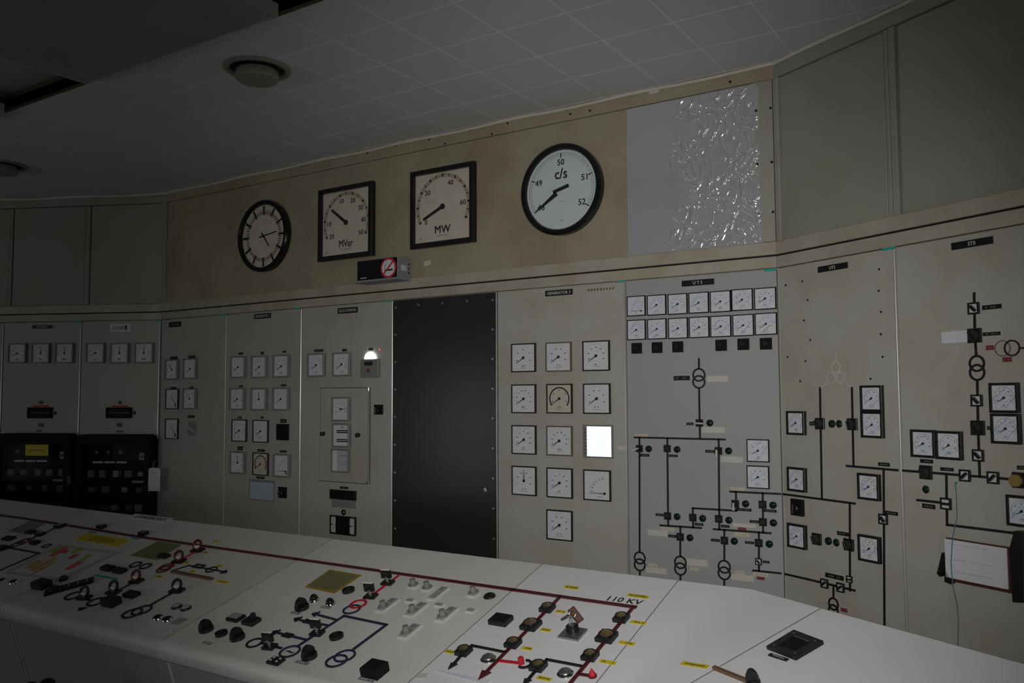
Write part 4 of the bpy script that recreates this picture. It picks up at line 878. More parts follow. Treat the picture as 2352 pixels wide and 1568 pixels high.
# ---- STII mimic
P = p_st
line(P, [(SR[1] + 0.004, (0.5857, 1.3708)[1]), (0.6849, 1.3715)]); line(P, [(0.6849, 1.3715), (0.8337, 1.3721), (0.9329, 1.3729), (1.0201, 1.3725)])
line(P, [(0.8903, 1.9879), (0.8876, 1.8461), (0.8894, 1.7782)]); rings(P, [(0.8903, 1.751), (0.8902, 1.7209)], 0.029); line(P, [(0.8895, 1.6924), (0.8861, 1.5353), (0.8851, 1.3742)])
line(P, [(0.7632, 1.372), (0.759, 1.1969), (1.031, 1.2015)]); line(P, [(0.6463, 1.2699), (0.7587, 1.2711)])
rings(P, [(0.9806, 1.7974)], 0.027, 0.003, 'bezel_brown', 0.002); rings(P, [(1.0125, 1.7969)], 0.027, 0.005); line(P, [(1.0395, 1.7955), (1.0756, 1.793)], 0.006); line(P, [(0.8947, 1.7934), (0.9207, 1.7929)], 0.003, 'arc_grey')
STW = 'white-faced selectors of STII'
for at, d, ds in (((0.8879, 1.9377), -45, 'top white selector on the STII line'), ((0.8863, 1.6265), -45, 'white selector below the STII transformer symbol'), ((0.8837, 1.4429), -45, 'white selector just over the STII busbar'), ((0.8337, 1.3721), 45, 'white selector on the STII busbar, left of the upright line'), ((0.9329, 1.3729), 45, 'white selector on the STII busbar, right of the upright line'), ((0.7591, 1.2692), 0, 'white selector low at the left of STII')): selector(FR, at, 0.040, ds, STW, d)
STS = 'square black switches of STII'
for at, ds in (((0.8875, 1.8453), 'square black switch beside the white paper label on STII'), ((0.8861, 1.5349), 'square black switch beside the stacked STII meters'), ((0.6849, 1.3715), 'square black switch under the paired STII meters')): rot_switch(FR, at, 0.049, ds, STS)
o = rot_switch(FR, (1.0222, 1.3719), 0.050, 'square switch with a yellow disc at the right edge of the photo', STS); obj('yellow_disc', MB().cyl(0, 0, 0.019, 0.022, 0.0335, 20), 'amber_lens', o)
ind_lamp(FR, (0.6843, 1.3114), 0.0145, 'round green lamp under the left STII switch', None, bez='chrome')
for k, r in enumerate(((0.9497, 1.9367, 0.0673, 0.0152), (0.9453, 1.8476, 0.0612, 0.012), (0.6874, 1.4107, 0.0517, 0.0137), (0.7655, 1.388, 0.051, 0.0122), (0.6897, 1.2524, 0.0513, 0.0156), (1.0329, 1.4122, 0.042, 0.0129), (0.9233, 1.5358, 0.0128, 0.013))): tagp(P, r, seed=k)
for k, r in enumerate(((0.938, 1.8017, 0.0276, 0.0155), (0.9946, 1.7603, 0.0311, 0.0153))): tagp(P, r, 'red_tag', k)
tagp(P, (0.8116, 1.8456, 0.0969, 0.0406), 'paper', None, name='paper_label')
# hanging log sheet board with its black straps, and a blue cord
q = (0.8758, 1.088, 0.2178, 0.1397)
t = thing('log_board', 'brown board with a white log sheet hung on the STII panel', 'clipboard', FR, (q[0], q[1]), rot=0.0)
w_, h_ = q[2], q[3] * 0.93
obj('board', MB().slab(0.010, -0.004, w_ + 0.020, h_ + 0.014, 0.012, 0.026, 0.002), 'key_leather', t); obj('sheet', MB().slab(0, 0, w_, h_, 0.026, 0.030), 'paper', t)
obj('side_bracket', MB().prism([(w_ / 2 + 0.016, -h_ / 2 - 0.035), (w_ / 2 + 0.05, -h_ / 2 - 0.03), (w_ / 2 + 0.055, h_ / 2 + 0.06), (w_ / 2 + 0.03, h_ / 2 + 0.06), (w_ / 2 + 0.012, h_ / 2)], 0, 0.035), 'black', t)
obj('writing', dashes(dashes(dashes(MB(), -0.02, 0.05, w_ * 0.7, 0.003, 16, 0.030, 0.0304, 1), 0.0, 0.0, w_ * 0.7, 0.003, 18, 0.030, 0.0304, 2), -0.01, -0.04, w_ * 0.6, 0.003, 14, 0.030, 0.0304, 3), 'arc_grey', t)
obj('strap', MB().prism([(-w_ / 2 - 0.012, h_ * 0.12), (-w_ / 2 - 0.004, h_ * 0.10), (-w_ / 2 - 0.006, -h_ * 0.30), (-w_ / 2 - 0.022, -h_ * 0.52), (-w_ / 2 - 0.034, -h_ * 0.46)], 0.004, 0.03), 'black', t)
obj('strap', MB().prism([(-w_ / 2 - 0.004, -h_ * 0.30), (-w_ / 2 + 0.02, -h_ * 0.55), (-w_ / 2 + 0.017, -h_ * 0.66), (-w_ / 2 - 0.006, -h_ * 0.62)], 0.004, 0.03), 'black', t)
cpts = [(0.8017, 1.3482), (0.8042, 1.2908), (0.8032, 1.2272), (0.8005, 1.1621), (0.7914, 1.0754), (0.7942, 1.0056), (0.792, 0.932), (0.7947, 0.8801), (0.7884, 0.7827), (0.7866, 0.6808)]
mb = MB().tube([(a - cpts[0][0], b - cpts[0][1], 0.034 if 3 <= k <= 5 else 0.010) for k, (a, b) in enumerate(cpts)], 0.0017)
t = thing('cord', 'thin blue cord hanging down the STII panel over the log sheet', 'cord', FR, cpts[0]); obj('strand', mb, 'cord_blue', t); obj('knot', MB().dome(0, -0.004, 0.004, 0.006, 0.006, 8, 3), 'cord_blue', t)

# ================================================================ left wall: displays and glazed relay cases
for (un, p, disp, red, k1, k2, sq, tg) in (('ATHLONE', p_ath, (-0.9071, 1.5437, 0.1882, 0.0766), (-0.9057, 1.5916, 0.1189, 0.0124), (-0.9043, 1.6171), (-0.7941, 1.5424), (-0.901, 1.4563, 0.0385, 0.0275), (-0.9107, 1.4157, 0.0396, 0.0124)), ('CLOON', p_clo, (-0.3003, 1.5425, 0.1902, 0.0756), (-0.2981, 1.5887, 0.1197, 0.0113), (-0.2982, 1.6149), (-0.1894, 1.5412), (-0.299, 1.4568, 0.0362, 0.0263), (-0.2962, 1.4117, 0.0527, 0.0119))):
    t = thing('annunciator', 'black two-row display window with a red strip on the %s panel' % un, 'display', FLW, (disp[0], disp[1]), group='displays of the left wall')
    obj('case', MB().frame(0, 0, disp[2], disp[3], 0.010, 0, 0.022, 0.006), 'black_matt', t)
    for k in (-1, 1): obj('display_row', MB().slab(0, k * disp[3] * 0.19, disp[2] - 0.02, disp[3] * 0.34, 0, 0.010), 'lcd', t)
    obj('red_strip', MB().slab(red[0] - disp[0], red[1] - disp[1], red[2], red[3], 0, 0.004), 'red_bright', t)
    for kq in (k1, k2): obj('button', MB().cyl(kq[0] - disp[0], kq[1] - disp[1], 0.011, 0, 0.012, 14, 0.002), 'black', t)
    plate(p, sq, None, 'black', name='socket', th=0.006); tagp(p, tg, seed=2)
def relay_case(c, w, top, bot, label, seed):
    t = thing('relay_case', label, 'relay case', FLW, (c, (top + bot) / 2), group='glazed black relay cases'); h = top - bot
    def rr(w, h, r, n=6):
        out = []
        for cx, cy, a0 in ((w / 2 - r, h / 2 - r, 0), (-w / 2 + r, h / 2 - r, 90), (-w / 2 + r, -h / 2 + r, 180), (w / 2 - r, -h / 2 + r, 270)):
            for k in range(n + 1):
                a = math.radians(a0 + 90 * k / n); out.append((cx + r * math.cos(a), cy + r * math.sin(a)))
        return out
    O, I = rr(w, h, 0.05), rr(w - 0.11, h - 0.14, 0.02); n = len(O)
    O2 = rr(w - 0.02, h - 0.02, 0.045)
    vs = [(a, b, 0) for a, b in O] + [(a, b, 0.07) for a, b in O] + [(a, b, 0.085) for a, b in O2] + [(a, b, 0.085) for a, b in I] + [(a, b, 0.01) for a, b in I]
    fs = [(k * n + i, k * n + (i + 1) % n, (k + 1) * n + (i + 1) % n, (k + 1) * n + i) for k in range(4) for i in range(n)]
    obj('door_frame', MB().add(vs, fs), 'black_matt', t); obj('back_plate', MB().slab(0, 0, w - 0.1, h - 0.13, 0.0, 0.008), 'black_matt', t)
    obj('door_glass', MB().slab(0, 0, w - 0.106, h - 0.136, 0.074, 0.077), 'door_glass', t)
    obj('latch', MB().slab(w / 2 - 0.004, h * 0.1, 0.03, 0.07, 0.06, 0.098, 0.006), 'black', t)
    R_ = random.Random(seed); W2 = w - 0.15
    for k in range(3):
        obj('relay_bar', MB().slab(-0.05 + (k - 1) * 0.088, h / 2 - 0.195, 0.074, 0.012, 0.03, 0.036), 'plate_white', t)
        obj('relay_coil', MB().cyl(-0.05 + (k - 1) * 0.088 - 0.01, h / 2 - 0.125, 0.014, 0.01, 0.04, 12), 'relay_part', t)
        obj('contact', MB().dome(-0.05 + (k - 1) * 0.088 - 0.012, h / 2 - 0.128, 0.006, 0.04, 0.005, 8, 3), 'brass', t)
        obj('contact', MB().dome(-0.05 + (k - 1) * 0.088 + 0.028, h / 2 - 0.135, 0.004, 0.03, 0.004, 8, 3), 'chrome', t)
    br = obj('bracket', MB().slab(W2 / 2 - 0.03, h / 2 - 0.155, 0.040, 0.050, 0.012, 0.03, 0.002), 'relay_part_light', t); obj('dial', MB().cyl(W2 / 2 - 0.03, h / 2 - 0.155, 0.012, 0.03, 0.034, 12), 'black', br)
    for row, (y_, cols) in enumerate(((h / 2 - 0.275, 5), (h / 2 - 0.385, 4), (h / 2 - 0.51, 5))):
        for k in range(cols):
            x_ = -W2 / 2 + 0.03 + k * (W2 - 0.06) / (cols - 1) + R_.uniform(-0.01, 0.01)
            ww, hh = R_.uniform(0.035, 0.06), R_.uniform(0.03, 0.055)
            o = obj('relay', MB().slab(x_, y_, ww, hh, 0.008, R_.uniform(0.03, 0.05), 0.003), 'relay_part_light' if R_.random() < 0.35 else 'relay_part', t)
            if R_.random() < 0.6: obj('terminal', MB().dome(x_ + ww * 0.6, y_, 0.004, 0.012, 0.006, 8, 3), 'brass', o)
    obj('label_strip', MB().slab(W2 / 2 - 0.06, h / 2 - 0.33, 0.085, 0.016, 0.02, 0.024), 'relay_part_light', t)
    return t
cA, cB = (-0.8993, 1.1065, 0.6013, 0.5856), (-0.2939, 1.1054, 0.5893, 0.5789)
topA, topB = (-0.913, 1.3993)[1], (-0.2957, 1.3933)[1]
relay_case(cA[0], cA[2] * 0.985, topA, topA - 0.80, 'glazed black relay case with a yellow sticker under ATHLONE', 3)
relay_case(cB[0], cB[2] * 0.985, topB, topB - 0.80, 'glazed black relay case with a hanging tag under CLOON', 5)
q = (-0.8691, 1.2833, 0.1742, 0.0775)
t = thing('sticker', 'yellow NOT IN SERVICE sticker on the left relay case', 'sticker', FLW, (q[0], q[1]), z=0.0775)
obj('sheet', MB().slab(0, 0, q[2], q[3], 0, 0.001), 'yellow', t); lettering(t, 'NOT IN SERVICE', 0.011, (0, 0, 0.0014), 'ink', q[2] * 0.72)
q = (0.031, 1.0891, 0.0863, 0.1577)
t = thing('safety_tag', 'white card tag with red print hung from the CLOON relay case', 'tag', FLW, (q[0], q[1]), z=0.102)
obj('card', MB().prism([(-q[2] / 2, -q[3] / 2), (q[2] / 2, -q[3] / 2), (q[2] / 2, q[3] / 2 - 0.012), (q[2] / 2 - 0.012, q[3] / 2), (-q[2] / 2 + 0.012, q[3] / 2), (-q[2] / 2, q[3] / 2 - 0.012)], 0, 0.0015), 'paper', t)
obj('print', dashes(dashes(MB(), 0, 0.045, q[2] * 0.7, 0.006, 5, 0.0015, 0.002, 1), 0, -0.066, q[2] * 0.9, 0.004, 8, 0.0015, 0.002, 2), 'pink_mark', t)
obj('ruled_lines', MB().slab(0, 0.025, q[2] * 0.9, 0.0015, 0.0015, 0.002).slab(0, 0.0, q[2] * 0.9, 0.0015, 0.0015, 0.002).frame(0.01, -0.03, 0.05, 0.035, 0.0012, 0.0015, 0.002), 'arc_grey', t)
obj('string', MB().tube([(0, q[3] / 2 - 0.008, 0.002), (-0.008, q[3] / 2 + 0.02, 0.003), (0.006, q[3] / 2 + 0.05, 0.0)], 0.0012), 'paper', t)

# ================================================================ the control desk
desk = thing('control_desk', 'long white sloping control desk with mimic diagram bending round at the right', 'desk', FC, (0, 0)); desk['_s'] = 0
FCI = FC.inverted()
def dpart(fr, name, mb, material, at=(0, 0, 0), parent=None, rot=0.0, sm=False):
    o = obj(name, mb, material, parent or desk)
    if sm: smooth(o.data)
    o.matrix_basis = FCI @ fr @ Matrix.Translation(at) @ Matrix.Rotation(rot, 4, 'Z'); return o
MIT = DEPTH * math.cos(BETA) * math.tan(-AR / 2)
SEAM = [-7.0, -5.877, -4.817, -3.757, -2.697, -1.638, -1.110]
g = 0.0018
for k in range(len(SEAM) - 1):
    x0, x1 = SEAM[k], SEAM[k + 1]
    mt = 'desk_grey' if k < 4 else ('desk_cream' if k == 4 else 'desk_white')
    dpart(FC, 'desk_top', MB().slab((x0 + x1) / 2, DEPTH / 2, x1 - x0 - 2 * g, DEPTH, -0.03, 0), mt)
CE = FCI @ FE
def bend():
    c = lambda x, y, z: Vector((x, y, z)); e = lambda x, y, z: CE @ Vector((x, y, z))
    top = []; n = 6
    for k in range(n + 1):
        t_ = k / n; y = DEPTH * t_; mp = c(BX + MIT * t_, y, 0)
        top.append([c(SEAM[-1] + g, y, 0), (c(SEAM[-1] + g, y, 0) * 0.35 + mp * 0.65), mp, (mp * 0.65 + e(0.0642, y, 0) * 0.35), e(0.0642, y, 0)])
    w = 5; vs = [tuple(p) for r in top for p in r]; fs = [(j * w + i, j * w + i + 1, (j + 1) * w + i + 1, (j + 1) * w + i) for j in range(n) for i in range(w - 1)]
    b = len(vs); vs += [(p[0], p[1], p[2] - 0.03) for p in vs]; fs += [tuple(b + q for q in f[::-1]) for f in fs]
    rim = [i for i in range(w)] + [j * w + w - 1 for j in range(1, n + 1)] + [n * w + i for i in range(w - 2, -1, -1)] + [j * w for j in range(n - 1, 0, -1)]
    fs += [(rim[i], b + rim[i], b + rim[(i + 1) % len(rim)], rim[(i + 1) % len(rim)]) for i in range(len(rim))]
    return MB().add(vs, fs)
smooth(obj('desk_top', bend(), 'desk_white', desk).data)
for x0, x1 in ((0.066, 1.12), (1.123, 2.2)): dpart(FE, 'desk_top', MB().slab((x0 + x1) / 2, DEPTH / 2, x1 - x0 - 2 * g, DEPTH, -0.03, 0), 'desk_white')
# dark joint strips between the sections
for x in SEAM[1:]: dpart(FC, 'joint_strip', MB().slab(x, DEPTH / 2, 0.0034, DEPTH, -0.012, 0.0004), 'module_dark')
for x in (0.065, 1.1215): dpart(FE, 'joint_strip', MB().slab(x, DEPTH / 2, 0.0034, DEPTH, -0.012, 0.0004), 'module_dark')
for fr, x0, x1 in ((FC, -6.9, BX - 0.05), (FE, 0.02, 2.15)): dpart(fr, 'under_frame', MB().slab((x0 + x1) / 2, DEPTH / 2, x1 - x0, DEPTH - 0.06, -0.06, -0.0305), 'black_matt')
# rounded front lip
PROF = [(0.0, -0.0002), (-0.010, -0.0015), (-0.019, -0.007), (-0.025, -0.016), (-0.027, -0.027), (-0.027, -0.052), (-0.024, -0.060), (0.01, -0.066), (0.01, -0.0302)]
def lip(x0, x1):
    n = len(PROF); vs = [(x, a, b) for x in (x0, x1) for a, b in PROF]
    return MB().add(vs, [(i, i + n, (i + 1) % n + n, (i + 1) % n) for i in range(n)] + [tuple(range(n)), tuple(range(n, 2 * n))[::-1]])
for k in range(len(SEAM) - 1): dpart(FC, 'front_lip', lip(SEAM[k] + g, SEAM[k + 1] - g), 'desk_grey' if k < 4 else ('desk_cream' if k == 4 else 'desk_white'), sm=True)
dpart(FC, 'front_lip', lip(SEAM[-1] + g, BX), 'desk_white', sm=True); dpart(FE, 'front_lip', lip(0.0, 1.12), 'desk_white', sm=True); dpart(FE, 'front_lip', lip(1.123, 2.2), 'desk_white', sm=True)
# leaning skirt with pale joint strips, and the back
SK = math.radians(17)
def skirt_frame(ox, oy, ang): 
    x = Vector((math.cos(ang), math.sin(ang), 0)); h = Vector((-math.sin(ang), math.cos(ang), 0))
    return frame_m((ox + h.x * 0.012, oy + h.y * 0.012, 0.745), x, -h * math.sin(SK) + Vector((0, 0, math.cos(SK))))
FS, FSE = skirt_frame(0, YN, 0), skirt_frame(BX, YN, AR)
for k in range(len(SEAM) - 1):
    x0, x1 = SEAM[k], SEAM[k + 1]
    dpart(FS, 'skirt_panel', MB().slab((x0 + x1) / 2, -0.37, x1 - x0 - 0.016, 0.74, -0.02, 0), 'skirt_paint'); dpart(FS, 'lip_shadow', MB().slab((x0 + x1) / 2, 0.002, x1 - x0, 0.012, -0.02, 0.001), 'black_matt'); dpart(FS, 'skirt_strip', MB().slab(x1 + 0.012, -0.37, 0.010, 0.74, -0.006, 0.004, 0.001), 'plate_white')  # black strip put in as the shadow under the lip
for x0, x1 in ((0.0, 1.12), (1.13, 2.2)): dpart(FSE, 'skirt_panel', MB().slab((x0 + x1) / 2, -0.37, x1 - x0 - 0.016, 0.74, -0.02, 0), 'skirt_paint')
HB = HN + DEPTH * math.sin(BETA); YF = YN + DEPTH * math.cos(BETA)
FBK = frame_m((0, YF - 0.015, 0), (1, 0, 0), (0, 0, 1)); FBE = frame_m(tuple(Vector((BX + MIT, YF, 0)) - Vector((-math.sin(AR), math.cos(AR), 0)) * 0.015), (math.cos(AR), math.sin(AR), 0), (0, 0, 1))
dpart(FBK, 'back_panel', MB().slab((SEAM[0] + BX + MIT) / 2, (HB - 0.03) / 2, BX + MIT - SEAM[0], HB - 0.034, -0.02, 0), 'skirt_paint'); dpart(FBE, 'back_panel', MB().slab(1.2, (HB - 0.03) / 2, 2.38, HB - 0.034, -0.02, 0), 'skirt_paint')
dpart(FC, 'back_edge', MB().tube([(SEAM[0], DEPTH, -0.006), (BX + MIT, DEPTH, -0.006)], 0.006, 10), 'plate_white', sm=True); dpart(FE, 'back_edge', MB().tube([(-MIT, DEPTH, -0.006), (2.2, DEPTH, -0.006)], 0.006, 10), 'plate_white', sm=True)

# ---- mimic strips on the desk
TB = 0.655
def strip(pts, w=0.012, material='red_line', z=0.0035): line(desk, pts, w, material, 'mimic_strip', z)
for a, b in ((-6.9, -4.817), (-4.817, -3.757), (-3.757, -2.697), (-2.697, -1.638), (-1.638, -1.178)): strip([(a, TB + (0.02 if a < -4 else 0)), (b, TB + (0.02 if b < -4.5 else 0))], 0.016)
lettering(desk, '110 KV', 0.030, ((-1.2254, 0.6883)[0], (-1.2254, 0.6883)[1], 0.001), 'ink', 0.12)
def dring(cs, r, w=0.007, material='navy_line'): 
    for k, c in enumerate(cs): cpart(desk, 'mimic_ring', (r, w), lambda: MB().ring(0, 0, r, r - w, 0, 0.004, 28), material, (c[0], c[1], 0.0006 * k), sm=True)
def earth(c, ang=0.0, material='dark_line', s=1.0):
    obj('earth_symbol', MB().slab(0, 0, 0.034 * s, 0.006, 0, 0.004).slab(0, -0.010, 0.022 * s, 0.005, 0, 0.004).slab(0, -0.018, 0.010 * s, 0.004, 0, 0.004), material, desk, (c[0], c[1], 0), ang)
def arrow(c, ang, material='red_line', s=0.03):
    obj('arrow_head', MB().prism([(0, -s), (s * 0.55, s * 0.5), (-s * 0.55, s * 0.5)], 0, 0.004), material, desk, (c[0], c[1], 0), ang)
# right-hand feeders (both run straight down the desk)
f1, f1b = (-1.4484, 0.6453), (-1.4403, 0.1867); f2, f2b = (-1.181, 0.654), (-1.1763, 0.2195)
xa, xb = (f1[0] + f1b[0]) / 2, (f2[0] + f2b[0]) / 2
strip([(f1[0], TB), (f1b[0], f1b[1])]); arrow((f1b[0], f1b[1] - 0.01), 0.0); strip([(f2[0], TB), (f2b[0], f2b[1] - 0.06)]); arrow((f2b[0], f2b[1] - 0.07), 0)
strip([(-1.443, 0.2983), (-1.5681, 0.3), (-1.5699, 0.2596), (-1.5615, 0.1961)], 0.010, 'dark_line'); arrow((-1.5611, 0.1866), 0, 'dark_line', 0.022)
strip([(-1.1831, 0.301), (-1.2998, 0.3009), (-1.3033, 0.2566), (-1.3003, 0.1905)], 0.010, 'dark_line'); arrow((-1.3005, 0.1837), 0, 'dark_line', 0.022)
strip([(-1.4356, 0.2524), (-1.3636, 0.2604)], 0.011, 'red_bright'); strip([(-1.1717, 0.2631), (-1.1371, 0.2652)], 0.011, 'red_line')
# middle generator bay
strip([(-2.1419, 0.6362), (-2.1363, 0.4585)], 0.009, 'red_bright'); dring([(-2.142, 0.4134)], 0.032, 0.008, 'red_bright'); dring([(-2.1387, 0.3755)], 0.033)
strip([(-2.1336, 0.3297), (-2.1457, 0.1235)], 0.010, 'navy_line'); dring([(-2.1467, 0.0876)], 0.036); lettering(desk, '~', 0.010, ((-2.1467, 0.0876)[0], (-2.1467, 0.0876)[1], 0.001), 'navy_line')
strip([(-2.1336, 0.3297), (-1.9348, 0.324), (-1.9385, 0.159)], 0.010, 'navy_line'); dring([(-1.9386, 0.1247), (-1.9435, 0.0921)], 0.036)
strip([(-2.1448, 0.3), (-2.2342, 0.3078)], 0.009, 'navy_line'); strip([(-2.1456, 0.26), (-2.2753, 0.2594)], 0.009, 'navy_line'); strip([(-2.147, 0.1624), (-2.2851, 0.1666)], 0.009, 'navy_line')
earth((-2.2458, 0.3109), -PI / 2 + 0.1, 'navy_line'); earth((-2.2865, 0.2618), -PI / 2, 'dark_line'); earth((-2.2953, 0.1681), -PI / 2, 'dark_line')
for c in ((-2.236, 0.2606), (-2.2373, 0.1645)): obj('mimic_box', MB().frame(0, 0, 0.040, 0.024, 0.005, 0, 0.0045), 'dark_line', desk, (c[0], c[1], 0))
dring([(-2.3197, 0.091)], 0.030, 0.007, 'dark_line'); strip([(-2.2956, 0.0983), (-2.1967, 0.0943)], 0.009, 'dark_line')
# left bays
strip([(-3.2882, 0.6585), (-3.2749, 0.4592)], 0.009, 'red_bright'); dring([(-3.2821, 0.4446), (-3.2715, 0.4217)], 0.032, 0.007, 'red_line'); strip([(-3.2115, 0.4236), (-3.1801, 0.4817), (-2.9561, 0.4774)], 0.008, 'navy_line')
obj('mimic_box', MB().frame(0, 0, 0.055, 0.030, 0.006, 0, 0.005), 'dark_line', desk, (*(-3.1206, 0.4874), 0)); dring([(-3.027, 0.4786)], 0.026, 0.006, 'dark_line'); earth((-2.9481, 0.4753), PI / 2, 'dark_line')
strip([(-3.1987, 0.4142), (-2.9405, 0.4094)], 0.014, 'brown_rod', 0.008)
strip([(-3.0081, 0.1668), (-3.0101, 0.2693)], 0.011, 'navy_line'); dring([(-3.0039, 0.1308), (-3.0214, 0.1018)], 0.040, 0.009)
strip([(-3.2989, 0.1833), (-3.2929, 0.285)], 0.010, 'navy_line'); dring([(-3.466, 0.1282), (-3.2929, 0.1201)], 0.036, 0.008, 'dark_line'); strip([(-3.4214, 0.127), (-3.3266, 0.1222)], 0.009, 'dark_line'); earth((-3.2984, 0.0676), 0.3, 'dark_line')
strip([(-4.4755, 0.6855), (-4.4569, 0.477)], 0.009, 'red_line'); dring([(-4.4653, 0.4591)], 0.034, 0.008, 'red_line'); dring([(-4.463, 0.4225)], 0.034, 0.007, 'navy_line'); strip([(-4.4524, 0.38), (-4.1799, 0.3783), (-4.1817, 0.1974)], 0.010, 'navy_line')
dring([(-4.242, 0.4499)], 0.024, 0.006, 'dark_line'); dring([(-3.4712, 0.4213), (-3.3993, 0.4209)], 0.028, 0.008, 'dark_line')

# ---- devices on the desk
def dthing(name, label, cat, at, group=None, rot=0.0, fr=None): return thing(name, label, cat, fr or FC, at, rot, group)
def fin_knob(at, label, r=0.026, group='fin knobs of the desk', rot=0.0, fr=None):
    o = dthing('fin_knob', label, 'knob', at, group, rot, fr)
    cpart(o, 'base', (r,), lambda: MB().cyl(0, 0, r, 0, 0.014, 24, 0.003), 'black', sm=True)
    def fin():
        n = 10; pr = [(-r * 0.98, 0.006)] + [(-r * 0.98 * math.cos(PI * k / n) - 0.002, 0.012 + 0.030 * math.sin(PI * k / n)) for k in range(n + 1)] + [(r * 0.9, 0.006)]
        vs = [(a * 0.34 if False else x, a, b) for x in (-0.0065, 0.0065) for a, b in pr]; m_ = len(pr)
        return MB().add(vs, [tuple(range(m_))[::-1], tuple(range(m_, 2 * m_))] + [(i, (i + 1) % m_, (i + 1) % m_ + m_, i + m_) for i in range(m_)])
    cpart(o, 'fin', (r,), fin, 'black', rot=0.0)
    return o
def tall_switch(at, label, group='upright-handled switches of the middle desk bay', rot=0.15, hh=0.055):
    o = dthing('lever_switch', label, 'switch', at, group, rot)
    cpart(o, 'base_plate', (1,), lambda: MB().slab(0, 0, 0.045, 0.034, 0, 0.010, 0.002), 'black')
    cpart(o, 'stem', (hh,), lambda: MB().cyl(0, 0, 0.007, 0.010, hh * 0.55, 12), 'steel', sm=True)
    cpart(o, 'handle', (hh,), lambda: MB().slab(0, 0, 0.040, 0.011, hh * 0.45, hh, 0.002), 'black_gloss', (0, 0, 0))
    cpart(o, 'handle_cap', (hh,), lambda: MB().slab(0, 0, 0.038, 0.009, hh, hh + 0.004, 0.001), 'pearl')
    return o
def oval_switch(at, label, group='oval-handled switches of the left desk bay', rot=0.2, red=False):
    o = dthing('loop_switch', label, 'switch', at, group, rot)
    cpart(o, 'base_plate', (2,), lambda: MB().slab(0, 0, 0.058, 0.036, 0, 0.010, 0.002), 'black')
    cpart(o, 'loop', (2,), lambda: MB().tube([(0.021 * math.cos(a), 0.006 + 0.010 * math.sin(a), 0.026 + 0.018 * math.sin(a)) for a in [2 * PI * k / 16 for k in range(17)]], 0.0058, 8), 'red_line' if red else 'black', sm=True)
    cpart(o, 'pale_face', (2,), lambda: MB().slab(0, 0.002, 0.028, 0.008, 0.008, 0.026, 0.003), 'pearl')
    return o
def sq_switch(at, S, label, group='square switches of the 110 KV feeders', cap='brass'):
    o = dthing('square_switch', label, 'switch', at, group, 0.0); S = round(S, 3)
    cpart(o, 'base_plate', (S, 3), lambda: MB().slab(0, 0, S, S, 0, 0.016, 0.003), 'black')
    cpart(o, 'dome_cap', (S, 3), lambda: MB().dome(0, 0, S * 0.40, 0.015, S * 0.16, 20, 5), cap, sm=True)
    cpart(o, 'collar', (S, 3), lambda: MB().ring(0, 0, S * 0.44, S * 0.38, 0.014, 0.019), 'black_gloss', sm=True)
    return o
def dlamp(at, r, label, lens='lens_dark', group='domed lamps of the desk', bez='chrome', hgt=0.8):
    o = dthing('indicator_lamp', label, 'lamp', at, group); r = round(r, 4)
    cpart(o, 'bezel', (r, 5), lambda: MB().lathe([(r, 0), (r, 0.004), (r * 0.8, 0.009), (r * 0.8, 0.0)], n=24), bez, sm=True)
    cpart(o, 'lens', (r, 5, hgt), lambda: MB().dome(0, 0, r * 0.84, 0.005, r * hgt, 20, 6), lens, sm=True)
    return o
def block(at, w, h, z, label, material='black', group=None, rot=0.0, name='desk_unit', cat='control unit', top=None, fr=None):
    o = dthing(name, label, cat, at, group, rot, fr)
    obj('body', MB().slab(0, 0, w, h, 0, z, min(0.003, z * 0.3)), material, o)
    if top: obj('face', MB().slab(0, 0, w * 0.72, h * 0.72, z, z + 0.0015), top, o)
    return o
# feeders by the 110 KV lettering
F1, F2 = 'left red feeder on the desk', 'right red feeder on the desk'
sq_switch((-1.4474, 0.5655), 0.042, 'upper square switch on the left red feeder of the desk'); sq_switch((-1.4449, 0.4546), 0.054, 'large domed switch in the middle of the left red feeder'); sq_switch((-1.4427, 0.3429), 0.042, 'lower square switch on the left red feeder of the desk')
sq_switch((-1.1855, 0.5727), 0.042, 'upper square switch on the right red feeder by 110 KV'); sq_switch((-1.1817, 0.4593), 0.054, 'large domed switch in the middle of the right red feeder'); sq_switch((-1.1825, 0.3501), 0.042, 'lower square switch on the right red feeder of the desk')
sq_switch((-1.5691, 0.2585), 0.042, 'square switch on the left black earth branch of the desk'); sq_switch((-1.3029, 0.2558), 0.042, 'square switch on the right black earth branch of the desk')
dlamp((-1.4736, 0.2504), 0.024, 'silver domed lamp left of the left red feeder', 'steel', 'silver domed lamps', 'chrome', 0.5); dlamp((-1.2125, 0.2523), 0.024, 'silver domed lamp left of the right red feeder', 'steel', 'silver domed lamps', 'chrome', 0.5)
block((-1.5578, 0.4532), 0.066, 0.052, 0.018, 'black square unit left of the left red feeder', 'black', top='black_matt')
o = dthing('bar_end', 'red peg in a black hook at the end of the red spur', 'peg', (-1.363, 0.2606)); obj('peg', MB().cyl(0, 0, 0.009, 0, 0.022, 14, 0.003), 'red_bright', o); obj('hook', MB().arc(0.012, -0.002, 0.022, 0.016, -120, 110, 0, 0.006), 'black', o)
o = dthing('bar_end', 'red pointed peg on the short spur of the right feeder', 'peg', (-1.1336, 0.2663)); obj('peg', MB().lathe([(0.010, 0), (0.010, 0.008), (0.0005, 0.026)], n=12), 'red_bright', o); obj('foot', MB().cyl(0, 0, 0.013, 0, 0.004, 14), 'red_line', o)
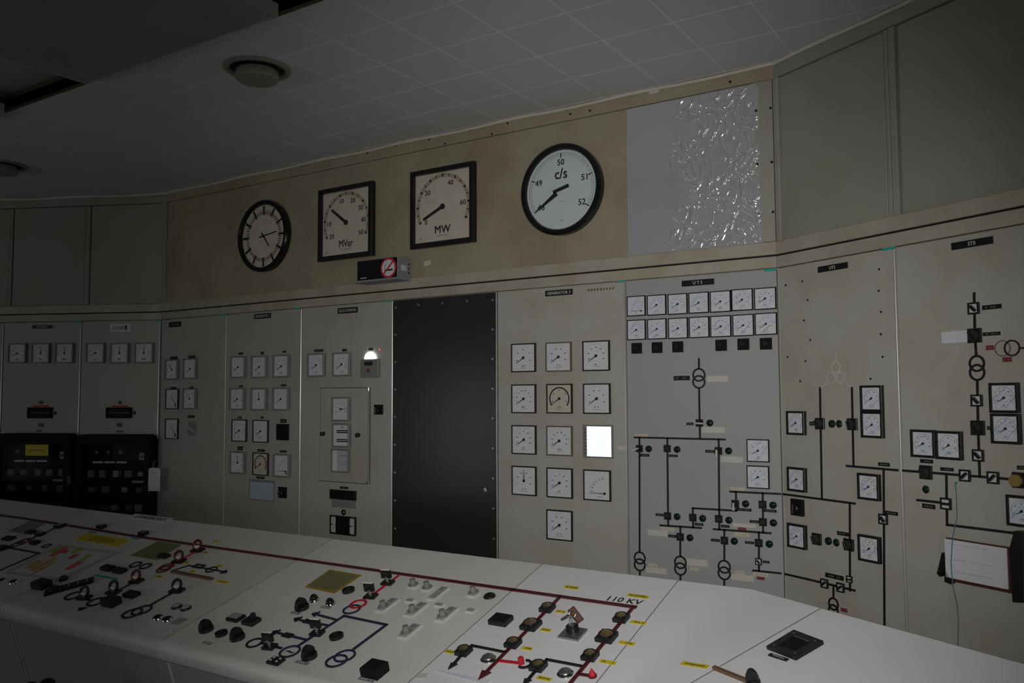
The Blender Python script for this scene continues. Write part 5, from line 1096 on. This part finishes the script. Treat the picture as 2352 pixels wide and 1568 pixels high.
# key switch with tag
kc = (-1.2925, 0.4501)
o = dthing('key_switch', 'key switch on a silver plate with a brown leather fob', 'key switch', kc, rot=0.0)
obj('plate', MB().slab(0, 0, 0.070, 0.066, 0, 0.008, 0.001), 'steel', o); obj('barrel', MB().cyl(-0.006, 0.012, 0.020, 0.008, 0.024, 24, 0.003), 'black', o); obj('lock_face', MB().cyl(-0.006, 0.012, 0.011, 0.024, 0.026, 18), 'chrome', o)
obj('key', MB().slab(-0.006, 0.012, 0.004, 0.018, 0.026, 0.050, 0.001), 'chrome', o)
fob = obj('fob', MB().slab(0, 0, 0.024, 0.050, 0, 0.009, 0.003), 'key_leather', o, (-0.014, 0.055, 0.034)); fob.rotation_euler = (0.8, -0.35, 0.95)
rg_ = obj('key_ring', MB().tube([(0.010 * math.cos(a), 0.010 * math.sin(a), 0) for a in [2 * PI * k / 14 for k in range(15)]], 0.0016, 6), 'chrome', o, (-0.008, 0.026, 0.052)); rg_.rotation_euler = (0.9, 0.3, 0)
obj('spare_key', MB().tube([(-0.028, 0.050, 0.040), (-0.046, 0.040, 0.030), (-0.056, 0.034, 0.026), (-0.052, 0.028, 0.026), (-0.034, 0.040, 0.034)], 0.0022, 6), 'chrome', o)
# yellow labels
def ylabel(at, w, label, text=None, h=0.016, fr=None, seed=1, rot=0.0):
    o = dthing('yellow_label', label, 'label', at, 'yellow tape labels of the desk', rot, fr)
    obj('tape', MB().slab(0, 0, w, h, 0, 0.001), 'yellow', o)
    if text: lettering(o, text, h * 0.52, (0, 0, 0.0013), 'ink', w * 0.8)
    else: obj('lettering', dashes(MB(), 0, 0, w * 0.75, h * 0.3, max(4, int(w / 0.008)), 0.001, 0.0014, seed), 'ink', o)
ylabel((-1.4432, 0.7247), 0.055, 'yellow CLOON tape label behind the red busbar', 'CLOON', 0.020); ylabel((-1.197, 0.7266), 0.075, 'yellow FLAGFORD tape label behind the 110 KV lettering', 'FLAGFORD', 0.020)
for k, (c, w, ds) in enumerate((((-1.3983, 0.5658), 0.036, 'yellow label beside the upper switch of the left red feeder'), ((-1.3882, 0.4503), 0.036, 'yellow label beside the domed switch of the left red feeder'), ((-1.39, 0.3384), 0.036, 'yellow label beside the lower switch of the left red feeder'), ((-1.6171, 0.2503), 0.034, 'yellow label left of the left earth branch switch'),
        ((-1.1284, 0.5711), 0.050, 'yellow label beside the upper switch of the right red feeder'), ((-1.1127, 0.452), 0.050, 'yellow label beside the domed switch of the right red feeder'), ((-1.1235, 0.3435), 0.050, 'yellow label beside the lower switch of the right red feeder'), ((-1.26, 0.2146), 0.046, 'yellow label right of the right earth branch switch'),
        ((-3.2875, 0.7091), 0.034, 'yellow label behind the busbar of the left bay'), ((-3.2245, 0.6034), 0.034, 'yellow label beside the upper loop switch of the left bay'), ((-3.2216, 0.502), 0.034, 'yellow label between the loop switch and the black box symbol'), ((-3.0217, 0.5173), 0.034, 'yellow label above the ring symbol at the end of the branch'), ((-3.106, 0.445), 0.040, 'yellow label just above the brown rod'), ((-3.227, 0.3661), 0.046, 'yellow label below the red rings of the left bay'), ((-2.8708, 0.4074), 0.075, 'long yellow label at the end of the brown rod'))):
    ylabel(c, w, ds, seed=k, h=0.018)
ylabel((0.0016, 0.4324), 0.086, 'long yellow label at the start of the brown rod at bottom right', None, 0.020, FE, 4, 0.3)
# middle bay
tall_switch((-2.1416, 0.577), 'upright black lever nearest the busbar on the middle bay'); tall_switch((-2.1335, 0.4719), 'upright black lever above the red ring of the middle bay'); tall_switch((-2.1388, 0.205), 'upright black lever on the blue line of the middle bay'); tall_switch((-2.2404, 0.0867), 'upright black lever beside the black ring of the middle bay')
fin_knob((-2.5839, 0.1023), 'fin knob at the far left of the middle bay'); fin_knob((-2.4109, 0.0958), 'fin knob third from the left in the middle bay row'); fin_knob((-2.3393, 0.3302), 'fin knob beside the two small black lamps'); fin_knob((-2.0537, 0.084), 'fin knob right of the blue generator ring')
for at, ds, r in (((-2.4968, 0.0972), 'flat round button between the two left fin knobs', 0.022), ((-2.2559, 0.486), 'flat round button beside the amber card of the middle bay', 0.024), ((-2.0538, 0.2085), 'flat round button inside the blue loop line', 0.024)):
    o = dthing('push_button', ds, 'button', at, 'flat round desk buttons'); cpart(o, 'collar', (r,), lambda: MB().ring(0, 0, r, r * 0.75, 0, 0.010), 'black', sm=True); cpart(o, 'cap', (r,), lambda: MB().cyl(0, 0, r * 0.76, 0, 0.007, 20, 0.002), 'black_gloss', sm=True)
dlamp((-2.338, 0.3905), 0.019, 'left small black domed lamp above the fin knob', 'lens_dark', 'black domed lamps of the middle bay', 'chrome', 1.1); dlamp((-2.2504, 0.384), 0.019, 'right small black domed lamp above the fin knob', 'lens_dark', 'black domed lamps of the middle bay', 'chrome', 1.1)
block((-2.5389, 0.1969), 0.058, 0.044, 0.012, 'black-edged grey square unit at the left of the middle bay', 'black', top='module_grey'); o = block((-2.4518, 0.1931), 0.056, 0.044, 0.016, 'black unit with a blue tab at the left of the middle bay', 'black'); obj('tab', MB().slab(0, 0.012, 0.014, 0.014, 0.016, 0.032, 0.002), 'navy_line', o)
block((-1.7691, 0.0773), 0.064, 0.058, 0.032, 'big plain black block at the bottom of the middle bay', 'black_matt'); o = block((-2.1459, 0.0265), 0.052, 0.036, 0.010, 'black unit with white dots below the blue ring', 'black')
for k in range(4): obj('white_dot', MB().cyl(-0.014 + 0.028 * (k % 2), -0.008 + 0.016 * (k // 2), 0.0045, 0.010, 0.0115, 10), 'plate_white', o)
for at, w, ds in (((-2.497, 0.038), 0.044, 'grey plate below the far left fin knob'), ((-2.3365, 0.2953), 0.044, 'grey plate below the upper fin knob of the middle bay'), ((-2.25, 0.3612), 0.044, 'grey plate below the two black domed lamps'), ((-2.0526, 0.0504), 0.054, 'grey plate below the lower fin knob of the middle bay'), ((-1.774, 0.0424), 0.060, 'grey plate in front of the big black block')):
    o = dthing('label_plate', ds, 'label', at, 'grey plates of the middle bay'); obj('plate', MB().slab(0, 0, w, 0.014, 0, 0.002), 'module_dark', o); obj('lettering', dashes(MB(), 0, 0, w * 0.7, 0.005, 6, 0.002, 0.0024, len(ds)), 'engraved_white', o)
def card(quad, label, edge, face, z=0.0015, name='card', cat='card', extra=True):
    cx, cy = sum(p[0] for p in quad) / 4, sum(p[1] for p in quad) / 4
    o = dthing(name, label, cat, (cx, cy)); Q = [(a - cx, b - cy) for a, b in quad]
    obj('sheet', MB().prism(Q, 0, z), edge, o)
    if extra: obj('insert', MB().prism([(a * 0.84, b * 0.84) for a, b in Q], z, z + 0.0008), face, o)
    return o
card([(-2.4635, 0.464), (-2.4766, 0.6135), (-2.2975, 0.6074), (-2.2982, 0.4558)], 'amber-edged green card in the middle bay', 'amber_edge', 'olive_card')
card([(-3.6066, 0.4846), (-3.6179, 0.6403), (-3.4388, 0.638), (-3.4019, 0.4863)], 'olive card behind the red rings of the left bay', 'olive_card', 'olive_card', extra=False)
card([(-4.7619, 0.5303), (-4.7887, 0.6624), (-4.6295, 0.6674), (-4.5762, 0.5231)], 'dark grey card near the far left end of the desk', 'module_dark', 'module_dark', extra=False)
# grey fader modules right of the middle bay
GM = 'grey fader modules of the desk'
def module(at, w, h, label, knob=None, cap='chrome'):
    o = dthing('fader_module', label, 'control unit', at, GM)
    obj('plate', MB().slab(0, 0, w, h, 0, 0.006, 0.001), 'module_plate', o); obj('face', MB().slab(0, h * 0.02, w * 0.82, h * 0.86, 0.006, 0.007), 'module_grey', o)
    if h > 0.06: obj('dark_window', MB().slab(0, h * 0.24, w * 0.62, h * 0.28, 0.007, 0.010, 0.001), 'module_dark', o)
    if knob is not None: obj('knob', MB().lathe([(0.015, 0.007), (0.015, 0.012), (0.011, 0.013), (0.010, 0.030), (0.0001, 0.032)], 0, knob * h, 18), 'module_knob', o); obj('knob_ring', MB().ring(0, knob * h, 0.019, 0.0145, 0.007, 0.011), 'module_dark', o)
module((-2.0233, 0.5826), 0.036, 0.030, 'small fader module nearest the busbar, left of two', 0.0); module((-1.9562, 0.5792), 0.036, 0.030, 'small fader module nearest the busbar, right of two', 0.0)
module((-1.8917, 0.559), 0.034, 0.095, 'long fader module with two dark windows nearest the busbar', None); module((-1.7598, 0.5871), 0.038, 0.036, 'single fader module with a lever left of the black cap', 0.1)
module((-1.9614, 0.4848), 0.034, 0.020, 'flat grey plate module left in the upper plate row', None); module((-1.896, 0.4391), 0.038, 0.095, 'long fader module in the middle of the group', -0.22); module((-1.8343, 0.4872), 0.034, 0.020, 'flat grey plate module in the middle of the plate row', None)
module((-1.7684, 0.4408), 0.038, 0.095, 'long fader module at the right of the group', -0.22); module((-1.6998, 0.484), 0.034, 0.022, 'flat grey plate module at the right of the group', None); module((-2.0244, 0.4356), 0.038, 0.095, 'long fader module at the left of the group', -0.22); module((-1.8244, 0.3112), 0.038, 0.088, 'lowest fader module of the group, standing alone', -0.18)
o = dthing('cap', 'low black cap beside the single fader module', 'cap', (-1.6948, 0.5929)); obj('cap', MB().dome(0, 0, 0.022, 0, 0.012, 20, 4), 'black', o)
# far left bay
oval_switch((-3.2848, 0.6081), 'loop switch nearest the busbar in the left bay', red=True); oval_switch((-3.2706, 0.4993), 'loop switch above the red rings of the left bay', red=True); oval_switch((-3.0023, 0.29), 'loop switch at the top of the transformer line'); oval_switch((-3.3866, 0.1286), 'loop switch beside the black ring at the left'); oval_switch((-3.2963, 0.202), 'loop switch in the middle of the left blue line'); oval_switch((-3.2903, 0.3017), 'loop switch with a red top at the end of the left blue line', red=True)
BS = 'small switches on the left busbar'
for at, ds in (((-4.1587, 0.6939), 'black switch on the busbar behind the yellow notice'), ((-3.7934, 0.6847), 'black switch on the busbar right of the yellow notice')): block(at, 0.050, 0.030, 0.016, ds, 'black', BS, top='steel', name='busbar_switch', cat='switch')
for at, ds in (((-4.4622, 0.5411), 'lower black switch on the red branch at the far left'), ((-4.4595, 0.6426), 'upper black switch on the red branch at the far left')): block(at, 0.052, 0.036, 0.014, ds, 'black', BS, top='steel', name='busbar_switch', cat='switch')
LB = 'black blocks of the left bay'
for at, w, h, z, ds in (((-4.5661, 0.5475), 0.060, 0.034, 0.012, 'black block in front of the dark grey card'), ((-4.3568, 0.456), 0.052, 0.034, 0.014, 'black block above the paper at the far left'), ((-4.6105, 0.4552), 0.075, 0.040, 0.012, 'black block at the left edge of the photo'), ((-4.4882, 0.3597), 0.060, 0.044, 0.016, 'black block at the end of the blue line at the left edge'), ((-3.4016, 0.5178), 0.060, 0.030, 0.014, 'black block in front of the olive card'), ((-3.5718, 0.3535), 0.068, 0.036, 0.016, 'left black block above the long teal tape'), ((-3.4805, 0.3498), 0.068, 0.036, 0.016, 'right black block above the long teal tape'),
        ((-3.7275, 0.1418), 0.080, 0.052, 0.030, 'big black block below the paper sheet'), ((-3.1953, 0.1281), 0.070, 0.048, 0.030, 'black block with knob below the loop switches'), ((-3.1791, 0.2062), 0.068, 0.040, 0.016, 'flat black block right of the loop switches'), ((-3.6112, 0.1356), 0.046, 0.034, 0.020, 'small black block next to the long black plate')):
    block(at, w, h, z, ds, 'black', LB)
o = dthing('desk_unit', 'long dark plate with a ribbed face below the paper sheet', 'control unit', (-3.5758, 0.1767), None, 0.0); obj('body', MB().slab(0, 0, 0.052, 0.190, 0, 0.012, 0.002), 'black', o, (0, 0, 0), -0.62)
for k in range(5): obj('rib', MB().slab(0, -0.07 + k * 0.035, 0.042, 0.006, 0.012, 0.014), 'module_dark', o, (0, 0, 0), -0.62)
o = dthing('push_button', 'small brown knob at the corner of the paper sheet', 'button', (-3.6954, 0.2205)); obj('base', MB().cyl(0, 0, 0.020, 0, 0.008, 20, 0.002), 'black', o); obj('cap', MB().dome(0, 0, 0.017, 0.008, 0.012, 18, 4), 'key_leather', o)
DL = 'lamps of the left bay'
for at, ds, ln in (((-4.0238, 0.121), 'chrome lamp at the left edge below the paper', 'lens_dark'), ((-3.9397, 0.1294), 'second chrome lamp below the paper', 'lens_dark'), ((-2.8696, 0.1071), 'left chrome lamp of the lower pair of the left bay', 'lens_dark'), ((-2.8171, 0.1087), 'right chrome lamp of the lower pair of the left bay', 'lens_dark'), ((-2.8754, 0.1938), 'left grey lamp of the upper pair of the left bay', 'module_grey'), ((-2.8216, 0.1947), 'right grey lamp of the upper pair of the left bay', 'module_grey')):
    dlamp(at, 0.021, ds, ln, DL, 'chrome' if ln == 'lens_dark' else 'black', 0.45)
o = dthing('label_plate', 'grey plate right of the lower lamp pair', 'label', (-2.7568, 0.116)); obj('plate', MB().slab(0, 0, 0.050, 0.044, 0, 0.002), 'module_grey', o); obj('lettering', dashes(MB(), 0, 0, 0.036, 0.005, 5, 0.002, 0.0024, 3), 'ink_soft', o)
# papers
card([(-4.1245, 0.8282), (-4.1512, 0.8796), (-3.8246, 0.879), (-3.8021, 0.8199)], 'white LANESBORO paper label at the back of the desk', 'paper', 'paper', extra=False, name='paper_label', cat='label')
lettering(bpy.data.objects[[o.name for o in bpy.data.objects if o.name.startswith('paper_label') and o.parent is None][-1]], 'LANESBORO', 0.030, (0, 0, 0.002), 'ink', 0.26)
o = card([(-4.1559, 0.5483), (-4.1681, 0.6219), (-3.783, 0.6131), (-3.7923, 0.5399)], 'yellow printed notice behind the paper sheet on the desk', 'yellow', 'yellow', extra=False, name='notice', cat='notice')
mb = MB()
for k in range(4): dashes(mb, 0, 0.018 - k * 0.012, 0.22 - 0.03 * (k % 2), 0.006, 16, 0.0015, 0.0019, k + 3)
obj('lettering', mb, 'ink', o)
pq = [(-4.123, 0.1755), (-4.1919, 0.4814), (-3.6921, 0.5), (-3.6984, 0.2071)]
o = card(pq, 'white schedule sheet with coloured bars in a clear sleeve', 'paper_grey', 'paper', name='schedule_sheet', cat='paper')
cx, cy = sum(p[0] for p in pq) / 4, sum(p[1] for p in pq) / 4
ex = Vector((pq[2][0] - pq[1][0], pq[2][1] - pq[1][1])); ey = Vector((pq[1][0] - pq[0][0], pq[1][1] - pq[0][1])); og = Vector((pq[0][0] - cx, pq[0][1] - cy))
def bar_on(a0, a1, b0, b1, material, name='coloured_bar'):
    P_ = [og + ex * a + ey * b for a, b in ((a0, b0), (a1, b0), (a1, b1), (a0, b1))]; obj(name, MB().prism([tuple(p) for p in P_], 0.0023, 0.0027), material, o)
bar_on(0.07, 0.15, 0.72, 0.92, 'green_mark'); bar_on(0.16, 0.24, 0.62, 0.94, 'pink_mark'); bar_on(0.24, 0.32, 0.74, 0.86, 'pink_mark'); bar_on(0.36, 0.44, 0.78, 0.96, 'green_mark'); bar_on(0.46, 0.54, 0.62, 0.78, 'pink_mark'); bar_on(0.64, 0.72, 0.62, 0.82, 'green_mark'); bar_on(0.66, 0.75, 0.34, 0.60, 'pink_mark'); bar_on(0.12, 0.24, 0.22, 0.48, 'orange_mark'); bar_on(0.26, 0.34, 0.18, 0.60, 'orange_mark'); bar_on(0.36, 0.42, 0.10, 0.50, 'orange_mark')
for k in range(9): bar_on(0.08 + k * 0.1, 0.085 + k * 0.1, 0.06, 0.95, 'arc_grey', 'ruled_line')
for at, w, ds, rt_ in (((-4.1523, 0.6349), 0.060, 'short teal tape left of the yellow notice', 0), ((-3.7895, 0.6366), 0.060, 'short teal tape right of the yellow notice', 0), ((-3.4981, 0.2948), 0.170, 'long teal tape in front of the two black blocks', 0.0)):
    o = dthing('teal_strip', ds, 'tape', at, 'teal tape strips of the desk', rt_); obj('tape', MB().slab(0, 0, w, 0.012, 0, 0.001), 'teal_tape', o)
plaster_q = [(-1.6373, 0.1169), (-1.6102, 0.1327), (-1.6006, 0.1075), (-1.6317, 0.0952)]
o = card(plaster_q, 'beige masking tape at the front seam of the desk', 'masking_tape', 'masking_tape', 0.0008, 'tape_scrap', 'tape', False)
o = card([(-1.6044, 0.1464), (-1.5863, 0.157), (-1.4015, 0.1601), (-1.4115, 0.1344)], 'white slip of handwriting at the bottom of the desk', 'paper', 'paper', 0.0008, 'paper_slip', 'paper', False)
obj('handwriting', dashes(MB(), 0, 0, 0.11, 0.004, 9, 0.0008, 0.0012, 3), 'blue_stroke', o)
# worn glue marks left on the middle bay
for a, b, w in (((-2.5997, 0.3912), (-2.4084, 0.3888), 0.009), ((-2.4835, 0.2907), (-2.4815, 0.3659), 0.006), ((-2.4014, 0.287), (-2.3921, 0.2993), 0.014)):
    line(desk, [a, b], w, 'desk_grey', 'glue_mark', 0.0004)
# right wing
q = [(0.1064, 0.601), (0.1042, 0.7103), (0.2145, 0.7022), (0.2131, 0.5969)]
cx, cy = sum(p[0] for p in q) / 4, sum(p[1] for p in q) / 4
o = thing('socket_panel', 'flat black square panel on the white right wing of the desk', 'control unit', FE, (cx, cy))
obj('plate', MB().prism([(a - cx, b - cy) for a, b in q], 0, 0.010), 'black', o); obj('recess', MB().prism([((a - cx) * 0.55, (b - cy) * 0.55) for a, b in q], 0.010, 0.011), 'black_matt', o)
obj('brown_edge', MB().bar(((q[1][0] - cx) * 0.5, (q[1][1] - cy) * 0.5), ((q[2][0] - cx) * 0.5, (q[2][1] - cy) * 0.5), 0.003, 0.011, 0.012), 'brown_rod', o)
for k in range(4): obj('screw', MB().cyl((q[k][0] - cx) * 0.72, (q[k][1] - cy) * 0.72, 0.003, 0.010, 0.0115, 8), 'steel', o)
c = (0.1637, 0.5842); o = thing('label_plate', 'black plate at the near edge of the black square panel', 'label', FE, c); obj('plate', MB().slab(0, 0, 0.062, 0.012, 0, 0.003), 'black', o, (0, 0, 0), 0.05); obj('lettering', dashes(MB(), 0, 0, 0.04, 0.004, 5, 0.003, 0.0034, 2), 'engraved_white', o)
a, b = (0.0623, 0.4473), (0.1942, 0.4484)
o = thing('rod', 'brown rod running to a black handle at bottom right', 'rod', FE, a); obj('rod', MB().bar((0, 0), (b[0] - a[0], b[1] - a[1]), 0.010, 0, 0.009), 'brown_rod', o)
fin_knob((0.2087, 0.4507), 'black fin handle at the end of the brown rod', 0.017, None, -0.9, FE)

# ================================================================ office chair at the left, only its arm pads reach into view
t = bpy.data.objects.new('office_chair', None); COL.objects.link(t); t.location = (-2.75, 1.45, 0)
tag(t, 'dark office chair whose arm pads just show at the bottom left', 'chair')
obj('seat', MB().slab(0, 0, 0.48, 0.46, 0.40, 0.48, 0.03), 'chair_cloth', t)
obj('backrest', MB().slab(0, -0.24, 0.44, 0.07, 0.50, 0.66, 0.02), 'chair_cloth', t)
obj('column', MB().cyl(0, 0, 0.03, 0.10, 0.41, 14), 'black', t)
for k in range(5):
    a = 2 * PI * k / 5; lg = obj('leg', MB().bar((0.03 * math.cos(a), 0.03 * math.sin(a)), (0.28 * math.cos(a), 0.28 * math.sin(a)), 0.045, 0.055, 0.10, 0.03), 'black', t)
    obj('castor', MB().cyl(0.27 * math.cos(a), 0.27 * math.sin(a), 0.025, 0.0, 0.055, 12), 'black', lg)
ax, ay = (-3.0597, 1.7246); bx_, by_ = (-3.0841, 1.6779)
for nm, (x_, y_), rr_, zt in (('arm_pad', (ax, ay), 0.030, 0.66), ('arm_lever', (bx_, by_), 0.034, 0.655)):
    x_ += 2.75; y_ -= 1.45
    obj(nm, MB().lathe([(rr_, 0), (rr_, 0.03), (rr_ * 0.8, 0.048), (rr_ * 0.4, 0.057), (0.0001, 0.060)], 0, 0, 20), 'chair_cloth', t, (x_ - 0.008, y_ - 0.02, zt - 0.060)); obj('arm_post', MB().cyl(x_ - 0.008, y_ - 0.02, 0.015, 0.44, zt - 0.055, 10), 'black', t)
obj('arm_bracket', MB().bar((-0.2, 0), (ax + 2.742, ay - 1.47), 0.04, 0.425, 0.445), 'black', t); obj('arm_bracket', MB().bar((-0.2, -0.05), (bx_ + 2.742, by_ - 1.47), 0.04, 0.425, 0.445), 'black', t)
